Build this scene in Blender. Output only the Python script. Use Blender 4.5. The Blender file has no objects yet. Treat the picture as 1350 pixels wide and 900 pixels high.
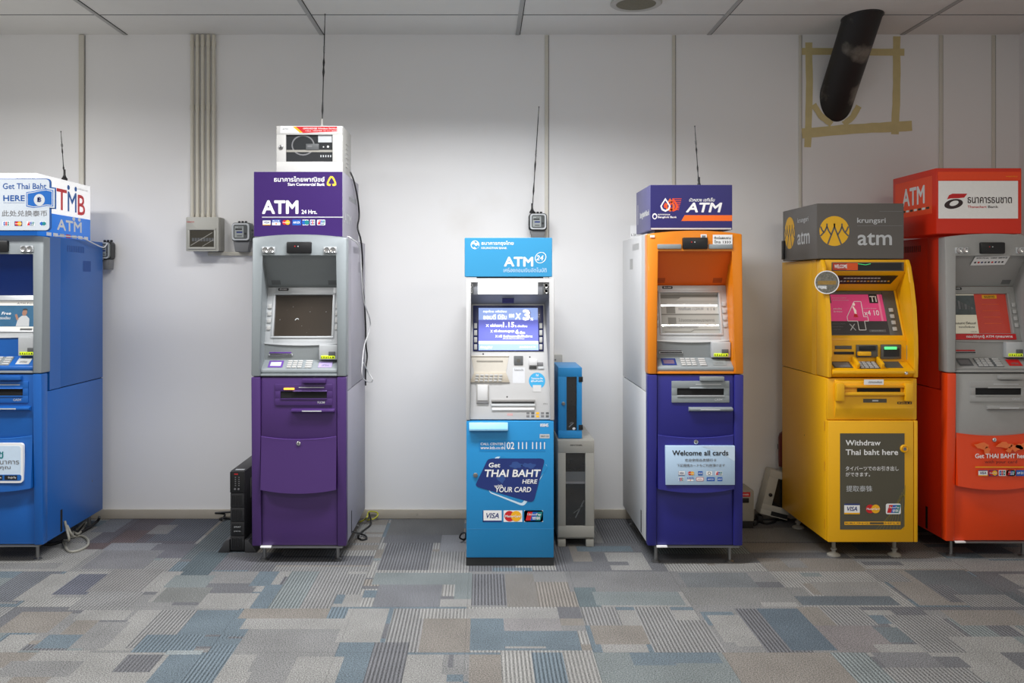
import bpy, bmesh, math, random
from mathutils import Vector, Matrix, Euler
R = math.radians
S = bpy.context.scene
COL = S.collection

# ------------------------------------------------------------------ camera, light, exposure
CAM_Z, FOC, VX, VY, WALL, CEIL, RIGHT = 1.43, 1200.0, 636.0, 375.0, 5.571, 2.96, 3.285
cam = bpy.data.cameras.new('camera')
cam.sensor_width = 36; cam.lens = 36 * FOC / 1350
cam.shift_x = (675 - VX) / 1350; cam.shift_y = -(450 - VY) / 1350
cam.clip_start = 0.05
camo = bpy.data.objects.new('camera', cam); COL.objects.link(camo)
camo.location = (0, 0, CAM_Z); camo.rotation_euler = (R(90), 0, 0)
S.camera = camo
S.view_settings.view_transform = 'Standard'; S.view_settings.look = 'None'
S.view_settings.exposure = 0.24; S.view_settings.gamma = 1.0; S.view_settings.use_curve_mapping = False

w = bpy.data.worlds.new('world'); S.world = w; w.use_nodes = True
w.node_tree.nodes['Background'].inputs[0].default_value = (1.0, 0.98, 0.955, 1)
w.node_tree.nodes['Background'].inputs[1].default_value = 0.36

def area(name, loc, sx, sy, power, color=(1, 1, 1), rot=(0, 0, 0), spread=180):
    l = bpy.data.lights.new(name, 'AREA'); l.shape = 'RECTANGLE'; l.size = sx; l.size_y = sy
    l.energy = power; l.color = color; l.spread = R(spread)
    o = bpy.data.objects.new(name, l); COL.objects.link(o); o.location = loc; o.rotation_euler = rot
    return o
area('ceiling_lamp_centre', (-0.1, 3.95, CEIL - .03), 1.6, .30, 58, (0.97, 0.98, 1.0), spread=146)
area('ceiling_lamp_left', (-2.7, 3.5, CEIL - .03), 1.2, .30, 46, (1.0, 0.99, 0.98), spread=160)
area('ceiling_lamp_front', (-0.6, 1.0, CEIL - .03), 1.2, .30, 26, (1.0, 0.99, 0.97))
area('ceiling_tube_right', (1.95, 1.35, CEIL - .03), 1.3, .03, 13, (1.0, 0.92, 0.80))
area('ceiling_tube_right_rear', (1.95, 1.75, CEIL - .03), 1.3, .03, 13, (1.0, 0.92, 0.80))

# ------------------------------------------------------------------ helpers
def lin(c):
    return tuple((v / 255 / 12.92) if v / 255 <= .04045 else ((v / 255 + .055) / 1.055) ** 2.4 for v in c)
MATS = {}
def mat(name, rgb, rough=.45, metal=0.0, emit=0.0, noise=0.04, scale=60, coat=0.0, bump=0.0, spec=.5, wear=None):
    """procedural surface: base colour broken by a fine noise, optional bump"""
    if name in MATS: return MATS[name]
    m = bpy.data.materials.new(name); m.use_nodes = True
    nt = m.node_tree; b = nt.nodes['Principled BSDF']
    c = lin(rgb)
    b.inputs['Roughness'].default_value = rough; b.inputs['Metallic'].default_value = metal
    b.inputs['Specular IOR Level'].default_value = spec
    b.inputs['Coat Weight'].default_value = coat
    tc = nt.nodes.new('ShaderNodeTexCoord'); nz = nt.nodes.new('ShaderNodeTexNoise')
    nz.inputs['Scale'].default_value = scale; nz.inputs['Detail'].default_value = 4
    nt.links.new(tc.outputs['Object'], nz.inputs['Vector'])
    mx = nt.nodes.new('ShaderNodeMix'); mx.data_type = 'RGBA'
    mx.inputs[6].default_value = (*[v * (1 - noise) for v in c], 1); mx.inputs[7].default_value = (*[min(1, v * (1 + noise)) for v in c], 1)
    nt.links.new(nz.outputs['Fac'], mx.inputs[0])
    out = mx.outputs[2]
    if wear:
        n2 = nt.nodes.new('ShaderNodeTexNoise'); n2.inputs['Scale'].default_value = wear[1]; n2.inputs['Detail'].default_value = 6
        nt.links.new(tc.outputs['Object'], n2.inputs['Vector'])
        rp = nt.nodes.new('ShaderNodeValToRGB'); rp.color_ramp.elements[0].position = wear[2]; rp.color_ramp.elements[1].position = wear[2] + .12
        nt.links.new(n2.outputs['Fac'], rp.inputs[0])
        m2 = nt.nodes.new('ShaderNodeMix'); m2.data_type = 'RGBA'; m2.inputs[7].default_value = (*lin(wear[0]), 1)
        nt.links.new(rp.outputs[0], m2.inputs[0]); nt.links.new(out, m2.inputs[6]); out = m2.outputs[2]
    nt.links.new(out, b.inputs['Base Color'])
    if bump:
        bp = nt.nodes.new('ShaderNodeBump'); bp.inputs['Strength'].default_value = bump; bp.inputs['Distance'].default_value = .002
        nt.links.new(nz.outputs['Fac'], bp.inputs['Height']); nt.links.new(bp.outputs[0], b.inputs['Normal'])
    if emit:
        nt.links.new(out, b.inputs['Emission Color']); b.inputs['Emission Strength'].default_value = emit
    MATS[name] = m
    return m

_txt = {}
def text_geo(s, bold, res):
    k = (s, bold, res)
    if k not in _txt:
        c = bpy.data.curves.new('t', 'FONT'); c.body = s; c.size = 1; c.resolution_u = res; c.offset = bold
        o = bpy.data.objects.new('t', c); COL.objects.link(o)
        d = bpy.context.evaluated_depsgraph_get(); d.update()
        e = o.evaluated_get(d); me = e.to_mesh()
        V = [tuple(v.co) for v in me.vertices]; F = [tuple(p.vertices) for p in me.polygons]
        e.to_mesh_clear(); bpy.data.objects.remove(o); bpy.data.curves.remove(c)
        x0 = min(v[0] for v in V); x1 = max(v[0] for v in V); y0 = min(v[1] for v in V); y1 = max(v[1] for v in V)
        _txt[k] = ([((v[0] - x0) / (x1 - x0), (v[1] - y0) / (y1 - y0)) for v in V], F, (x1 - x0) / (y1 - y0))
    return _txt[k]

def rrect(x0, x1, z0, z1, r, n=5):
    P = []
    for cx, cz, a0 in ((x1 - r, z1 - r, 0), (x0 + r, z1 - r, 90), (x0 + r, z0 + r, 180), (x1 - r, z0 + r, 270)):
        for i in range(n + 1):
            a = R(a0 + 90 * i / n); P.append((cx + r * math.cos(a), cz + r * math.sin(a)))
    return P
def circ(x, z, rx, rz=None, n=24, a0=0, a1=360):
    rz = rx if rz is None else rz
    full = abs(a1 - a0) >= 360
    return [(x + rx * math.cos(R(a0 + (a1 - a0) * i / (n if full else n - 1))), z + rz * math.sin(R(a0 + (a1 - a0) * i / (n if full else n - 1)))) for i in range(n)]
def smooth_path(pts, k=6):
    P = [Vector(p) for p in pts]; out = []
    for i in range(len(P) - 1):
        p0 = P[max(i - 1, 0)]; p1 = P[i]; p2 = P[i + 1]; p3 = P[min(i + 2, len(P) - 1)]
        for j in range(k):
            t = j / k
            out.append(.5 * ((2 * p1) + (p2 - p0) * t + (2 * p0 - 5 * p1 + 4 * p2 - p3) * t * t + (3 * p1 - p0 - 3 * p2 + p3) * t ** 3))
    out.append(P[-1]); return out

class MB:
    """collects shapes, then build() links them as ONE mesh object"""
    def __init__(s): s.v = []; s.f = []; s.m = []; s.mats = []; s.M = Matrix.Identity(4)
    def slot(s, m):
        if m not in s.mats: s.mats.append(m)
        return s.mats.index(m)
    def add(s, V, F, m):
        o = len(s.v); k = s.slot(m)
        s.v += [s.M @ Vector(p) for p in V]
        s.f += [tuple(i + o for i in f) for f in F]; s.m += [k] * len(F)
        return s
    def bm(s, bm, m):
        bm.verts.index_update()
        s.add([v.co.copy() for v in bm.verts], [tuple(v.index for v in f.verts) for f in bm.faces], m); bm.free()
        return s
    def box(s, x0, x1, y0, y1, z0, z1, m, bev=0.0, seg=2):
        V = [(x, y, z) for x in (x0, x1) for y in (y0, y1) for z in (z0, z1)]
        F = [(0, 1, 3, 2), (4, 6, 7, 5), (0, 4, 5, 1), (2, 3, 7, 6), (0, 2, 6, 4), (1, 5, 7, 3)]
        return s.hull(V, F, m, bev, seg)
    def hull(s, V, F, m, bev=0.0, seg=2):
        if not bev: return s.add(V, F, m)
        b = bmesh.new(); vs = [b.verts.new(p) for p in V]
        for f in F: b.faces.new([vs[i] for i in f])
        bmesh.ops.bevel(b, geom=list(b.edges), offset=bev, segments=seg, affect='EDGES', profile=.5, clamp_overlap=True)
        return s.bm(b, m)
    def poly(s, P, y, m): return s.add([(p[0], y, p[1]) for p in P], [tuple(range(len(P)))], m)
    def rect(s, x0, x1, z0, z1, y, m): return s.poly([(x0, z0), (x1, z0), (x1, z1), (x0, z1)], y, m)
    def prism(s, P, y0, y1, m, bev=0.0, seg=2):
        n = len(P)
        V = [(p[0], y0, p[1]) for p in P] + [(p[0], y1, p[1]) for p in P]
        F = [tuple(range(n)), tuple(range(2 * n - 1, n - 1, -1))] + [(i, i + n, (i + 1) % n + n, (i + 1) % n) for i in range(n)]
        return s.hull(V, F, m, bev, seg)
    def prism_x(s, P, x0, x1, m, bev=0.0, seg=2):
        n = len(P)
        V = [(x0, p[0], p[1]) for p in P] + [(x1, p[0], p[1]) for p in P]
        F = [tuple(range(n)), tuple(range(2 * n - 1, n - 1, -1))] + [(i, i + n, (i + 1) % n + n, (i + 1) % n) for i in range(n)]
        return s.hull(V, F, m, bev, seg)
    def slab(s, P, t, m, bev=0.0):
        """quad of 3-D points given a thickness t along its normal"""
        P = [Vector(p) for p in P]; n = (P[1] - P[0]).cross(P[2] - P[0]).normalized() * t
        V = P + [p + n for p in P]
        return s.hull(V, [(0, 1, 2, 3), (7, 6, 5, 4), (0, 4, 5, 1), (1, 5, 6, 2), (2, 6, 7, 3), (3, 7, 4, 0)], m, bev)
    def tube(s, pts, r, m, n=8):
        P = [Vector(p) for p in pts]; V = []; F = []; up = None
        rr = r if isinstance(r, (list, tuple)) else [r] * len(P)
        for i, p in enumerate(P):
            t = (P[min(i + 1, len(P) - 1)] - P[max(i - 1, 0)]).normalized()
            if up is None: up = t.orthogonal().normalized()
            a = (up - t * up.dot(t)); a = a.normalized() if a.length > 1e-6 else t.orthogonal().normalized(); up = a
            b = t.cross(a)
            V += [p + (a * math.cos(2 * math.pi * j / n) + b * math.sin(2 * math.pi * j / n)) * rr[i] for j in range(n)]
        for i in range(len(P) - 1):
            for j in range(n):
                F.append((i * n + j, i * n + (j + 1) % n, (i + 1) * n + (j + 1) % n, (i + 1) * n + j))
        F.append(tuple(range(n - 1, -1, -1))); F.append(tuple(range((len(P) - 1) * n, len(P) * n)))
        return s.add(V, F, m)
    def lathe(s, prof, c, m, n=20, axis='z'):
        V = []; F = []; c = Vector(c)
        for r, h in prof:
            for j in range(n):
                a = 2 * math.pi * j / n; q = (r * math.cos(a), r * math.sin(a))
                V.append(c + (Vector((q[0], q[1], h)) if axis == 'z' else Vector((q[0], -h, q[1])) if axis == '-y' else Vector((h, q[0], q[1]))))
        for i in range(len(prof) - 1):
            for j in range(n): F.append((i * n + j, i * n + (j + 1) % n, (i + 1) * n + (j + 1) % n, (i + 1) * n + j))
        F.append(tuple(range(n - 1, -1, -1))); F.append(tuple(range((len(prof) - 1) * n, len(prof) * n)))
        return s.add(V, F, m)
    def text(s, t, x0, x1, z0, z1, y, m, bold=.0, shear=0.0, res=3):
        """lettering fitted to the box x0..x1, z0..z1; bold letters are thickened on all sides"""
        V, F, _ = text_geo(t, 0.0, res); h = z1 - z0; g = bold * h * .8
        x0 += g; x1 -= g; z0 += g; z1 -= g; h = z1 - z0
        for k, (dx, dz) in enumerate(((0, 0),) if not bold else ((0, 0), (g, 0), (-g, 0), (0, g), (0, -g), (.7 * g, .7 * g), (-.7 * g, .7 * g), (.7 * g, -.7 * g), (-.7 * g, -.7 * g))):
            s.add([(x0 + dx + p[0] * (x1 - x0 - shear * h) + shear * h * p[1], y - k * .00003, z0 + dz + p[1] * h) for p in V], F, m)
        return s
    def ring(s, P, Q, y, m):
        n = len(P)
        return s.add([(p[0], y, p[1]) for p in P] + [(p[0], y, p[1]) for p in Q], [(i, (i + 1) % n, (i + 1) % n + n, i + n) for i in range(n)], m)
    def line(s, P, wd, y, m):
        for (a, b), (c, d) in zip(P[:-1], P[1:]):
            L = math.hypot(c - a, d - b) or 1; nx, nz = -(d - b) / L * wd / 2, (c - a) / L * wd / 2
            s.poly([(a + nx, b + nz), (c + nx, d + nz), (c - nx, d - nz), (a - nx, b - nz)], y, m)
        return s
    def build(s, name, parent=None, label=None, smooth=True):
        me = bpy.data.meshes.new(name); me.from_pydata([tuple(v) for v in s.v], [], s.f)
        for m in s.mats: me.materials.append(m)
        me.polygons.foreach_set('material_index', s.m)
        if smooth:
            me.polygons.foreach_set('use_smooth', [True] * len(me.polygons))
            me.set_sharp_from_angle(angle=R(32))
        me.update()
        o = bpy.data.objects.new(name, me); COL.objects.link(o)
        if parent: o.parent = parent
        if label: o['label'] = label
        return o

def tag(o, label, cat, group=None, kind=None):
    o['label'] = label; o['category'] = cat
    if group: o['group'] = group
    if kind: o['kind'] = kind
    return o
def thing(name, label, cat, loc=(0, 0, 0), group=None, rot=(0, 0, 0)):
    o = bpy.data.objects.new(name, None); COL.objects.link(o); o.location = loc; o.rotation_euler = rot
    o.empty_display_size = .1
    return tag(o, label, cat, group)
def struct(o): o['kind'] = 'structure'; return o
def at(px, py, Y): return Vector(((px - VX) * Y / FOC, Y, CAM_Z - (py - VY) * Y / FOC))

class Unit:
    """a machine standing with its front plane at depth Y0; converts photo measurements of that plane to local metres"""
    def __init__(s, root, cx, Y0):
        s.Y = Y0; s.X = (cx - VX) * Y0 / FOC; s.root = root; root.location = (s.X, Y0, 0)
    def x(s, px, d=0.0): return (px - VX) * (s.Y + d) / FOC - s.X
    def z(s, py, d=0.0): return CAM_Z - (py - VY) * (s.Y + d) / FOC
    def box(s, b, px0, px1, py0, py1, y0, y1, m, bev=0.0): return b.box(s.x(px0, y0), s.x(px1, y0), y0, y1, s.z(py1, y0), s.z(py0, y0), m, bev)
    def rect(s, b, px0, px1, py0, py1, y, m): return b.rect(s.x(px0, y), s.x(px1, y), s.z(py1, y), s.z(py0, y), y, m)
    def text(s, b, t, px0, px1, py0, py1, y, m, bold=0.0, shear=0.0, res=3): return b.text(t, s.x(px0, y), s.x(px1, y), s.z(py1, y), s.z(py0, y), y, m, bold, shear, res)
    def P(s, pts, y): return [(s.x(a, y), s.z(b, y)) for a, b in pts]

# ------------------------------------------------------------------ palette
WHITE = mat('white_print', (240, 240, 240), .5, noise=.01); BLACK = mat('black_plastic', (24, 24, 26), .4)
DARK = mat('dark_gap', (12, 12, 14), .8); CHROME = mat('chrome', (215, 215, 215), .18, 1.0)
STEEL = mat('brushed_steel', (150, 150, 150), .35, .9); KEY = mat('key_grey', (182, 182, 180), .4)
SILVER = mat('silver_grey_paint', (142, 149, 152), .42, .1); SILVERB = mat('silver_bezel', (192, 195, 197), .36, .2)
GREY = mat('grey_panel', (132, 137, 138), .45); GREYD = mat('dark_grey_panel', (92, 94, 95), .5)
GREEN = mat('green_guide_light', (205, 225, 30), .4, emit=.25); RED = mat('red_print', (205, 30, 35), .5)
ORANGEP = mat('orange_print', (240, 110, 30), .5); NAVY = mat('navy_print', (28, 48, 115), .5); BLUEP = mat('blue_print', (20, 90, 180), .5)
YEL = mat('yellow_print', (245, 180, 30), .5); TEAL = mat('teal_print', (10, 125, 130), .5); BLACKP = mat('black_print', (28, 28, 30), .5)
GREYP = mat('grey_print', (120, 120, 122), .5); LGREYP = mat('light_grey_print', (195, 198, 200), .5)
RUBBER = mat('rubber', (30, 30, 31), .7); LED = mat('amber_led', (255, 175, 60), .4, emit=1.2)
OFFWHITE = mat('off_white_case', (188, 186, 180), .45); WARMGREY = mat('warm_grey_case', (158, 155, 146), .5, noise=.03)
CABLEG = mat('cable_grey', (150, 148, 138), .5); CABLEB = mat('cable_black', (22, 22, 24), .5); CABLEW = mat('cable_white', (225, 225, 225), .45)
GLASSD = mat('dark_window', (38, 38, 38), .12, coat=.4)

def cards(b, items, y):
    """row of small payment marks: (kind, x0, x1, z0, z1)"""
    for k, x0, x1, z0, z1 in items:
        w_, h = x1 - x0, z1 - z0; xm, zm = (x0 + x1) / 2, (z0 + z1) / 2
        e = .0004
        if k == 'visa':
            b.rect(x0, x1, z0, z1, y, WHITE); b.rect(x0, x1, z1 - h * .14, z1, y - e, NAVY); b.rect(x0, x1, z0, z0 + h * .14, y - e, YEL)
            b.text('VISA', x0 + w_ * .12, x1 - w_ * .1, z0 + h * .3, z0 + h * .72, y - e, NAVY, .03, .25)
        elif k == 'visab':
            b.rect(x0, x1, z0, z1, y, WHITE); b.rect(x0, x1, z0, z0 + h * .12, y - e, NAVY); b.rect(x0, x0 + w_ * .04, z0, z1, y - e, NAVY)
            b.text('VISA', x0 + w_ * .12, x1 - w_ * .08, z0 + h * .32, z0 + h * .78, y - e, NAVY, .03, .25)
        elif k in ('mc', 'mcw', 'mcn'):
            if k == 'mcw': b.rect(x0, x1, z0, z1, y, WHITE)
            if k == 'mcn': b.rect(x0, x1, z0, z1, y, NAVY)
            r = min(h * .46, w_ * .3)
            b.poly(circ(xm - r * .62, zm, r, n=18), y - e, RED); b.poly(circ(xm + r * .62, zm, r, n=18), y - 2 * e, YEL)
            b.text('MasterCard', xm - r * 1.45, xm + r * 1.45, zm - r * .22, zm + r * .25, y - 3 * e, WHITE, .03, .1, 1)
        elif k in ('up', 'upw'):
            if k == 'upw': b.rect(x0, x1, z0, z1, y, WHITE)
            q = h * .12
            def par(a0, a1, m, j): b.poly([(x0 + w_ * a0 + q * .2, z0 + q), (x0 + w_ * a1 + q * .2, z0 + q), (x0 + w_ * a1 + h * .22, z1 - q), (x0 + w_ * a0 + h * .22, z1 - q)], y - e * j, m)
            b.poly(rrect(x0, x1, z0, z1, h * .15, 3), y, WHITE)
            par(.06, .34, RED, 1); par(.32, .62, BLUEP, 1.5); par(.58, .84, TEAL, 2)
            b.text('UnionPay', x0 + w_ * .16, x1 - w_ * .1, zm + h * .0, zm + h * .26, y - e * 3, WHITE, .02, .1, 1)
            b.text('银联', x0 + w_ * .42, x1 - w_ * .14, zm - h * .3, zm - h * .04, y - e * 3, WHITE, .02, .1, 1)
        elif k == 'amex':
            b.rect(x0, x1, z0, z1, y, BLUEP); b.text('AM EX', x0 + w_ * .1, x1 - w_ * .1, zm - h * .2, zm + h * .2, y - e, WHITE, .03, 0, 1)
        elif k == 'jcb':
            b.rect(x0, x1, z0, z1, y, WHITE)
            for j, (m, t) in enumerate(((BLUEP, 'J'), (RED, 'C'), (TEAL, 'B'))):
                a = x0 + w_ * (.1 + .28 * j); b.poly(rrect(a, a + w_ * .24, z0 + h * .1, z1 - h * .1, w_ * .06, 2), y - e, m); b.text(t, a + w_ * .05, a + w_ * .2, zm - h * .15, zm + h * .15, y - 2 * e, WHITE, .02, 0, 1)
        elif k == 'plus':
            b.rect(x0, x1, z0, z1, y, WHITE); b.rect(x0, x1, z1 - h * .5, z1, y - e, BLUEP); b.text('PLUS', x0 + w_ * .1, x1 - w_ * .1, z0 + h * .55, z1 - h * .08, y - 2 * e, WHITE, .03, 0, 1); b.poly(circ(xm, z0 + h * .25, h * .15, n=10), y - e, ORANGEP)
        elif k == 'cirrus':
            b.rect(x0, x1, z0, z1, y, WHITE); r = h * .42
            b.poly(circ(xm - r * .6, zm, r, n=14), y - e, BLUEP); b.poly(circ(xm + r * .6, zm, r, n=14), y - 2 * e, TEAL)
        elif k == 'ring':
            b.rect(x0, x1, z0, z1, y, WHITE); b.ring(circ(xm, zm, h * .4, n=14), circ(xm, zm, h * .25, n=14), y - e, GREYP)
        elif k == 'redo':
            b.poly(rrect(x0, x1, z0, z1, h * .3, 3), y, RED); b.poly(rrect(x0 + h * .1, x1 - h * .1, z0 + h * .1, z1 - h * .1, h * .25, 3), y - e, WHITE); b.text('pulse', x0 + w_ * .2, x1 - w_ * .2, zm - h * .2, zm + h * .2, y - 2 * e, RED, .03, 0, 1)

# ------------------------------------------------------------------ the setting
def wall_material():
    m = mat('painted_wall', (238, 237, 236), .55, noise=.015, scale=3, wear=((231, 229, 226), 1.4, .62), spec=.3)
    return m
WALLM = wall_material()
b = MB(); b.box(-4.6, RIGHT + .12, WALL, WALL + .12, 0, CEIL, WALLM)
struct(b.build('wall_back', smooth=False))
b = MB(); b.box(RIGHT, RIGHT + .12, .6, WALL, 0, CEIL, WALLM); struct(b.build('wall_right', smooth=False))
CEILM = mat('ceiling_board', (226, 224, 219), .8, noise=.03, scale=8)
GRIDM = mat('ceiling_grid', (176, 175, 172), .6)
b = MB(); b.box(-4.6, RIGHT + .12, -.8, WALL + .12, CEIL, CEIL + .05, CEILM); struct(b.build('ceiling', smooth=False))
b = MB()
for k, X in enumerate((-3.38, -2.187, -.985, .215, 1.385, 2.567)):
    b.box(X - .012, X + .012, .6, WALL - .0005, CEIL - .004, CEIL - .0005, GRIDM, .001); b.box(X + .013, X + .0165, .6, WALL - .0005, CEIL - .0025, CEIL - .0005, DARK)
xs = [-4.59, -3.394, -2.2, -.998, .202, 1.372, 2.554, RIGHT - .001]
for Yc in (5.165, 3.965, 2.765):
    for i in range(7): b.box(xs[i] + (.03 if i else 0), xs[i + 1], Yc - .005, Yc, CEIL - .0028, CEIL - .0005, GREYP)
struct(b.build('trim_1'))
BASEM = mat('baseboard_paint', (176, 168, 154), .6, noise=.08, scale=14, wear=((120, 112, 100), 9, .66))
b = MB(); b.box(-4.6, RIGHT - .001, WALL - .014, WALL - .0005, .0005, .056, BASEM, .002); struct(b.build('baseboard_back'))
b = MB(); b.box(RIGHT - .013, RIGHT - .0005, .6, WALL - .015, .0005, .056, BASEM, .002); struct(b.build('baseboard_right'))
b = MB(); b.box(RIGHT - .001, RIGHT - .0005, 0, .001, 0, .001, BASEM)
# wall joint cover strips (vertical)
STRIP = mat('joint_strip', (216, 212, 200), .5)
for i, (px, wpx, dep) in enumerate(((108.5, 6.5, .02), (720.5, 5, .008), (888, 4.5, .008), (1054.5, 4, .008), (1240, 5, .008), (1309.5, 5, .006))):
    X = (px - VX) * WALL / FOC; hw = wpx * WALL / FOC / 2
    b = MB(); b.box(X - hw, X + hw, WALL - dep, WALL - .0004, .0565, CEIL - .005, STRIP, min(.004, dep * .4))
    b.box(X + hw, X + hw + .004, WALL - .001, WALL - .0004, .0565, CEIL - .005, GREYP)
    struct(b.build('trim_%d' % (i + 2)))
b = MB(); X = (827 - VX) * WALL / FOC; b.box(X - .003, X + .003, WALL - .0015, WALL - .0004, .0565, 1.4, GREYP); struct(b.build('trim_8'))

# carpet: half-metre tiles woven in rectangular patches, some of them ribbed along their length
def carpet_material():
    m = bpy.data.materials.new('carpet'); m.use_nodes = True; nt = m.node_tree; N = nt.nodes.new; L = nt.links.new
    p = nt.nodes['Principled BSDF']; p.inputs['Roughness'].default_value = .95; p.inputs['Specular IOR Level'].default_value = .1
    a = N('ShaderNodeAttribute'); a.attribute_name = 'weave'
    tc = N('ShaderNodeTexCoord'); sx = N('ShaderNodeSeparateXYZ'); L(tc.outputs['Object'], sx.inputs[0])
    def mth(op, u, v=None):
        n = N('ShaderNodeMath'); n.operation = op
        for i, q in enumerate((u, v)):
            if q is None: continue
            if isinstance(q, (int, float)): n.inputs[i].default_value = q
            else: L(q, n.inputs[i])
        return n.outputs[0]
    wv = mth('SINE', mth('MULTIPLY', sx.outputs[0], 2 * math.pi / .0152))
    st = mth('MULTIPLY', mth('MULTIPLY', wv, .46), a.outputs['Alpha'])
    nz = N('ShaderNodeTexNoise'); nz.inputs['Scale'].default_value = 210; nz.inputs['Detail'].default_value = 2; L(tc.outputs['Object'], nz.inputs['Vector'])
    n2 = N('ShaderNodeTexNoise'); n2.inputs['Scale'].default_value = 4.5; n2.inputs['Detail'].default_value = 5; L(tc.outputs['Object'], n2.inputs['Vector'])
    g = mth('ADD', mth('ADD', mth('MULTIPLY', nz.outputs['Fac'], 3.2), -.6), st)
    g = mth('MULTIPLY', g, mth('ADD', mth('MULTIPLY', n2.outputs['Fac'], .5), .75))
    # tile joints every half metre
    def joint(o, off):
        f = mth('FRACT', mth('DIVIDE', mth('ADD', o, off), .5)); return mth('LESS_THAN', f, .009)
    j = mth('MAXIMUM', joint(sx.outputs[0], .07 + 5), joint(sx.outputs[1], 5 - .54))
    g = mth('MULTIPLY', g, mth('SUBTRACT', 1.0, mth('MULTIPLY', j, .16)))
    g = mth('MAXIMUM', g, .05)
    vm = N('ShaderNodeVectorMath'); vm.operation = 'SCALE'; L(a.outputs['Color'], vm.inputs[0]); L(g, vm.inputs['Scale'])
    L(vm.outputs[0], p.inputs['Base Color'])
    bp = N('ShaderNodeBump'); bp.inputs['Strength'].default_value = .5; bp.inputs['Distance'].default_value = .004
    L(nz.outputs['Fac'], bp.inputs['Height']); L(bp.outputs[0], p.inputs['Normal'])
    return m
LGc, Gc, DGc, BLc, TLc, TPc, PUc, RDc = (170, 169, 164), (146, 146, 145), (112, 113, 118), (108, 126, 138), (132, 145, 146), (150, 141, 130), (92, 86, 94), (100, 84, 86)
PATCH = []; CK = .83
def pt(ox, lst):
    for q in lst:
        x0, x1, y0, y1, c = q[:5]; PATCH.append((ox + x0 / 3, ox + x1 / 3, 660 + y0 / 3, 660 + y1 / 3, c, q[5] if len(q) > 5 else 0))
pt(0, [(420, 830, 70, 170, (98, 96, 106), .6), (480, 640, 70, 165, PUc, .8), (640, 830, 70, 160, (92, 96, 108), .8), (400, 490, 70, 125, (122, 126, 136)), (600, 680, 95, 130, (130, 128, 130)), (470, 560, 115, 165, RDc, .7), (340, 470, 165, 190, RDc), (420, 620, 165, 195, (138, 141, 150)), (590, 790, 170, 225, (108, 108, 118)), (360, 600, 195, 270, (128, 128, 134)), (800, 900, 70, 230, (98, 108, 114), .8), (740, 860, 200, 300, (88, 104, 112), .4), (870, 1000, 220, 275, (112, 112, 120), .6), (1010, 1100, 215, 280, DGc, .8),
  (0, 160, 280, 400, (112, 116, 124), .8), (120, 260, 290, 395, LGc), (260, 400, 290, 370, (100, 103, 118), .8), (400, 600, 270, 360, (142, 140, 138), .7), (600, 680, 280, 360, LGc), (660, 830, 295, 345, TLc), (640, 820, 340, 400, (128, 131, 128)), (800, 1020, 365, 425, LGc), (1000, 1080, 280, 335, BLc), (1020, 1150, 330, 425, BLc), (1110, 1240, 280, 425, TLc, .8), (1230, 1350, 280, 425, Gc, .8), (300, 540, 360, 430, Gc, .7),
  (30, 240, 440, 525, TPc), (300, 500, 430, 475, LGc), (470, 620, 430, 590, LGc), (560, 740, 430, 580, Gc, .9), (750, 970, 430, 530, BLc), (540, 780, 530, 600, BLc, .8), (960, 1290, 425, 465, TPc), (960, 1350, 465, 510, LGc), (960, 1350, 510, 600, Gc), (160, 320, 530, 580, BLc), (320, 470, 480, 580, Gc), (0, 110, 530, 600, LGc),
  (120, 330, 590, 640, LGc), (0, 300, 630, 700, Gc), (300, 640, 610, 730, LGc), (470, 620, 610, 680, DGc, .6), (620, 760, 610, 730, BLc), (760, 880, 600, 730, BLc, .9), (660, 800, 595, 610, (170, 184, 186)), (880, 1000, 610, 730, LGc), (1000, 1150, 610, 680, Gc), (1150, 1350, 620, 730, LGc)])
pt(450, [(190, 490, 70, 135, (112, 112, 112)), (170, 400, 135, 165, DGc), (400, 490, 135, 200, (150, 152, 158)), (160, 350, 165, 275, DGc, .8), (350, 500, 200, 275, Gc, .7), (130, 510, 285, 330, TLc), (130, 400, 330, 420, (124, 126, 132)), (0, 90, 290, 370, Gc, .9), (0, 85, 370, 420, LGc), (390, 510, 390, 420, LGc), (440, 510, 330, 390, TLc), (520, 650, 290, 415, DGc, .9), (650, 770, 290, 420, (138, 132, 124)), (770, 920, 320, 420, TPc, .7), (900, 1350, 280, 360, (132, 132, 133)), (930, 1010, 345, 420, (100, 116, 121)), (1000, 1350, 360, 415, TLc),
  (0, 180, 425, 560, LGc), (180, 320, 425, 600, Gc, .9), (310, 500, 425, 465, LGc, .7), (320, 500, 465, 600, TPc), (500, 640, 465, 590, BLc), (500, 860, 425, 465, LGc), (640, 860, 465, 515, (158, 154, 154)), (860, 950, 420, 465, DGc), (500, 940, 515, 590, BLc), (640, 800, 572, 582, LGc), (950, 1100, 420, 490, Gc, .8), (1000, 1210, 490, 570, TPc), (1200, 1350, 420, 600, Gc, .9), (1030, 1210, 570, 600, LGc),
  (0, 110, 605, 730, BLc), (110, 260, 560, 730, DGc, .9), (250, 420, 605, 730, LGc), (410, 500, 605, 690, Gc), (415, 440, 610, 660, DGc), (500, 640, 610, 730, TPc), (640, 760, 600, 730, LGc, .8), (760, 890, 600, 730, BLc, .9), (890, 1010, 600, 730, LGc, .7), (1010, 1350, 605, 730, TLc), (1140, 1350, 600, 650, BLc), (1010, 1170, 70, 165, DGc, .7)])
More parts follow.
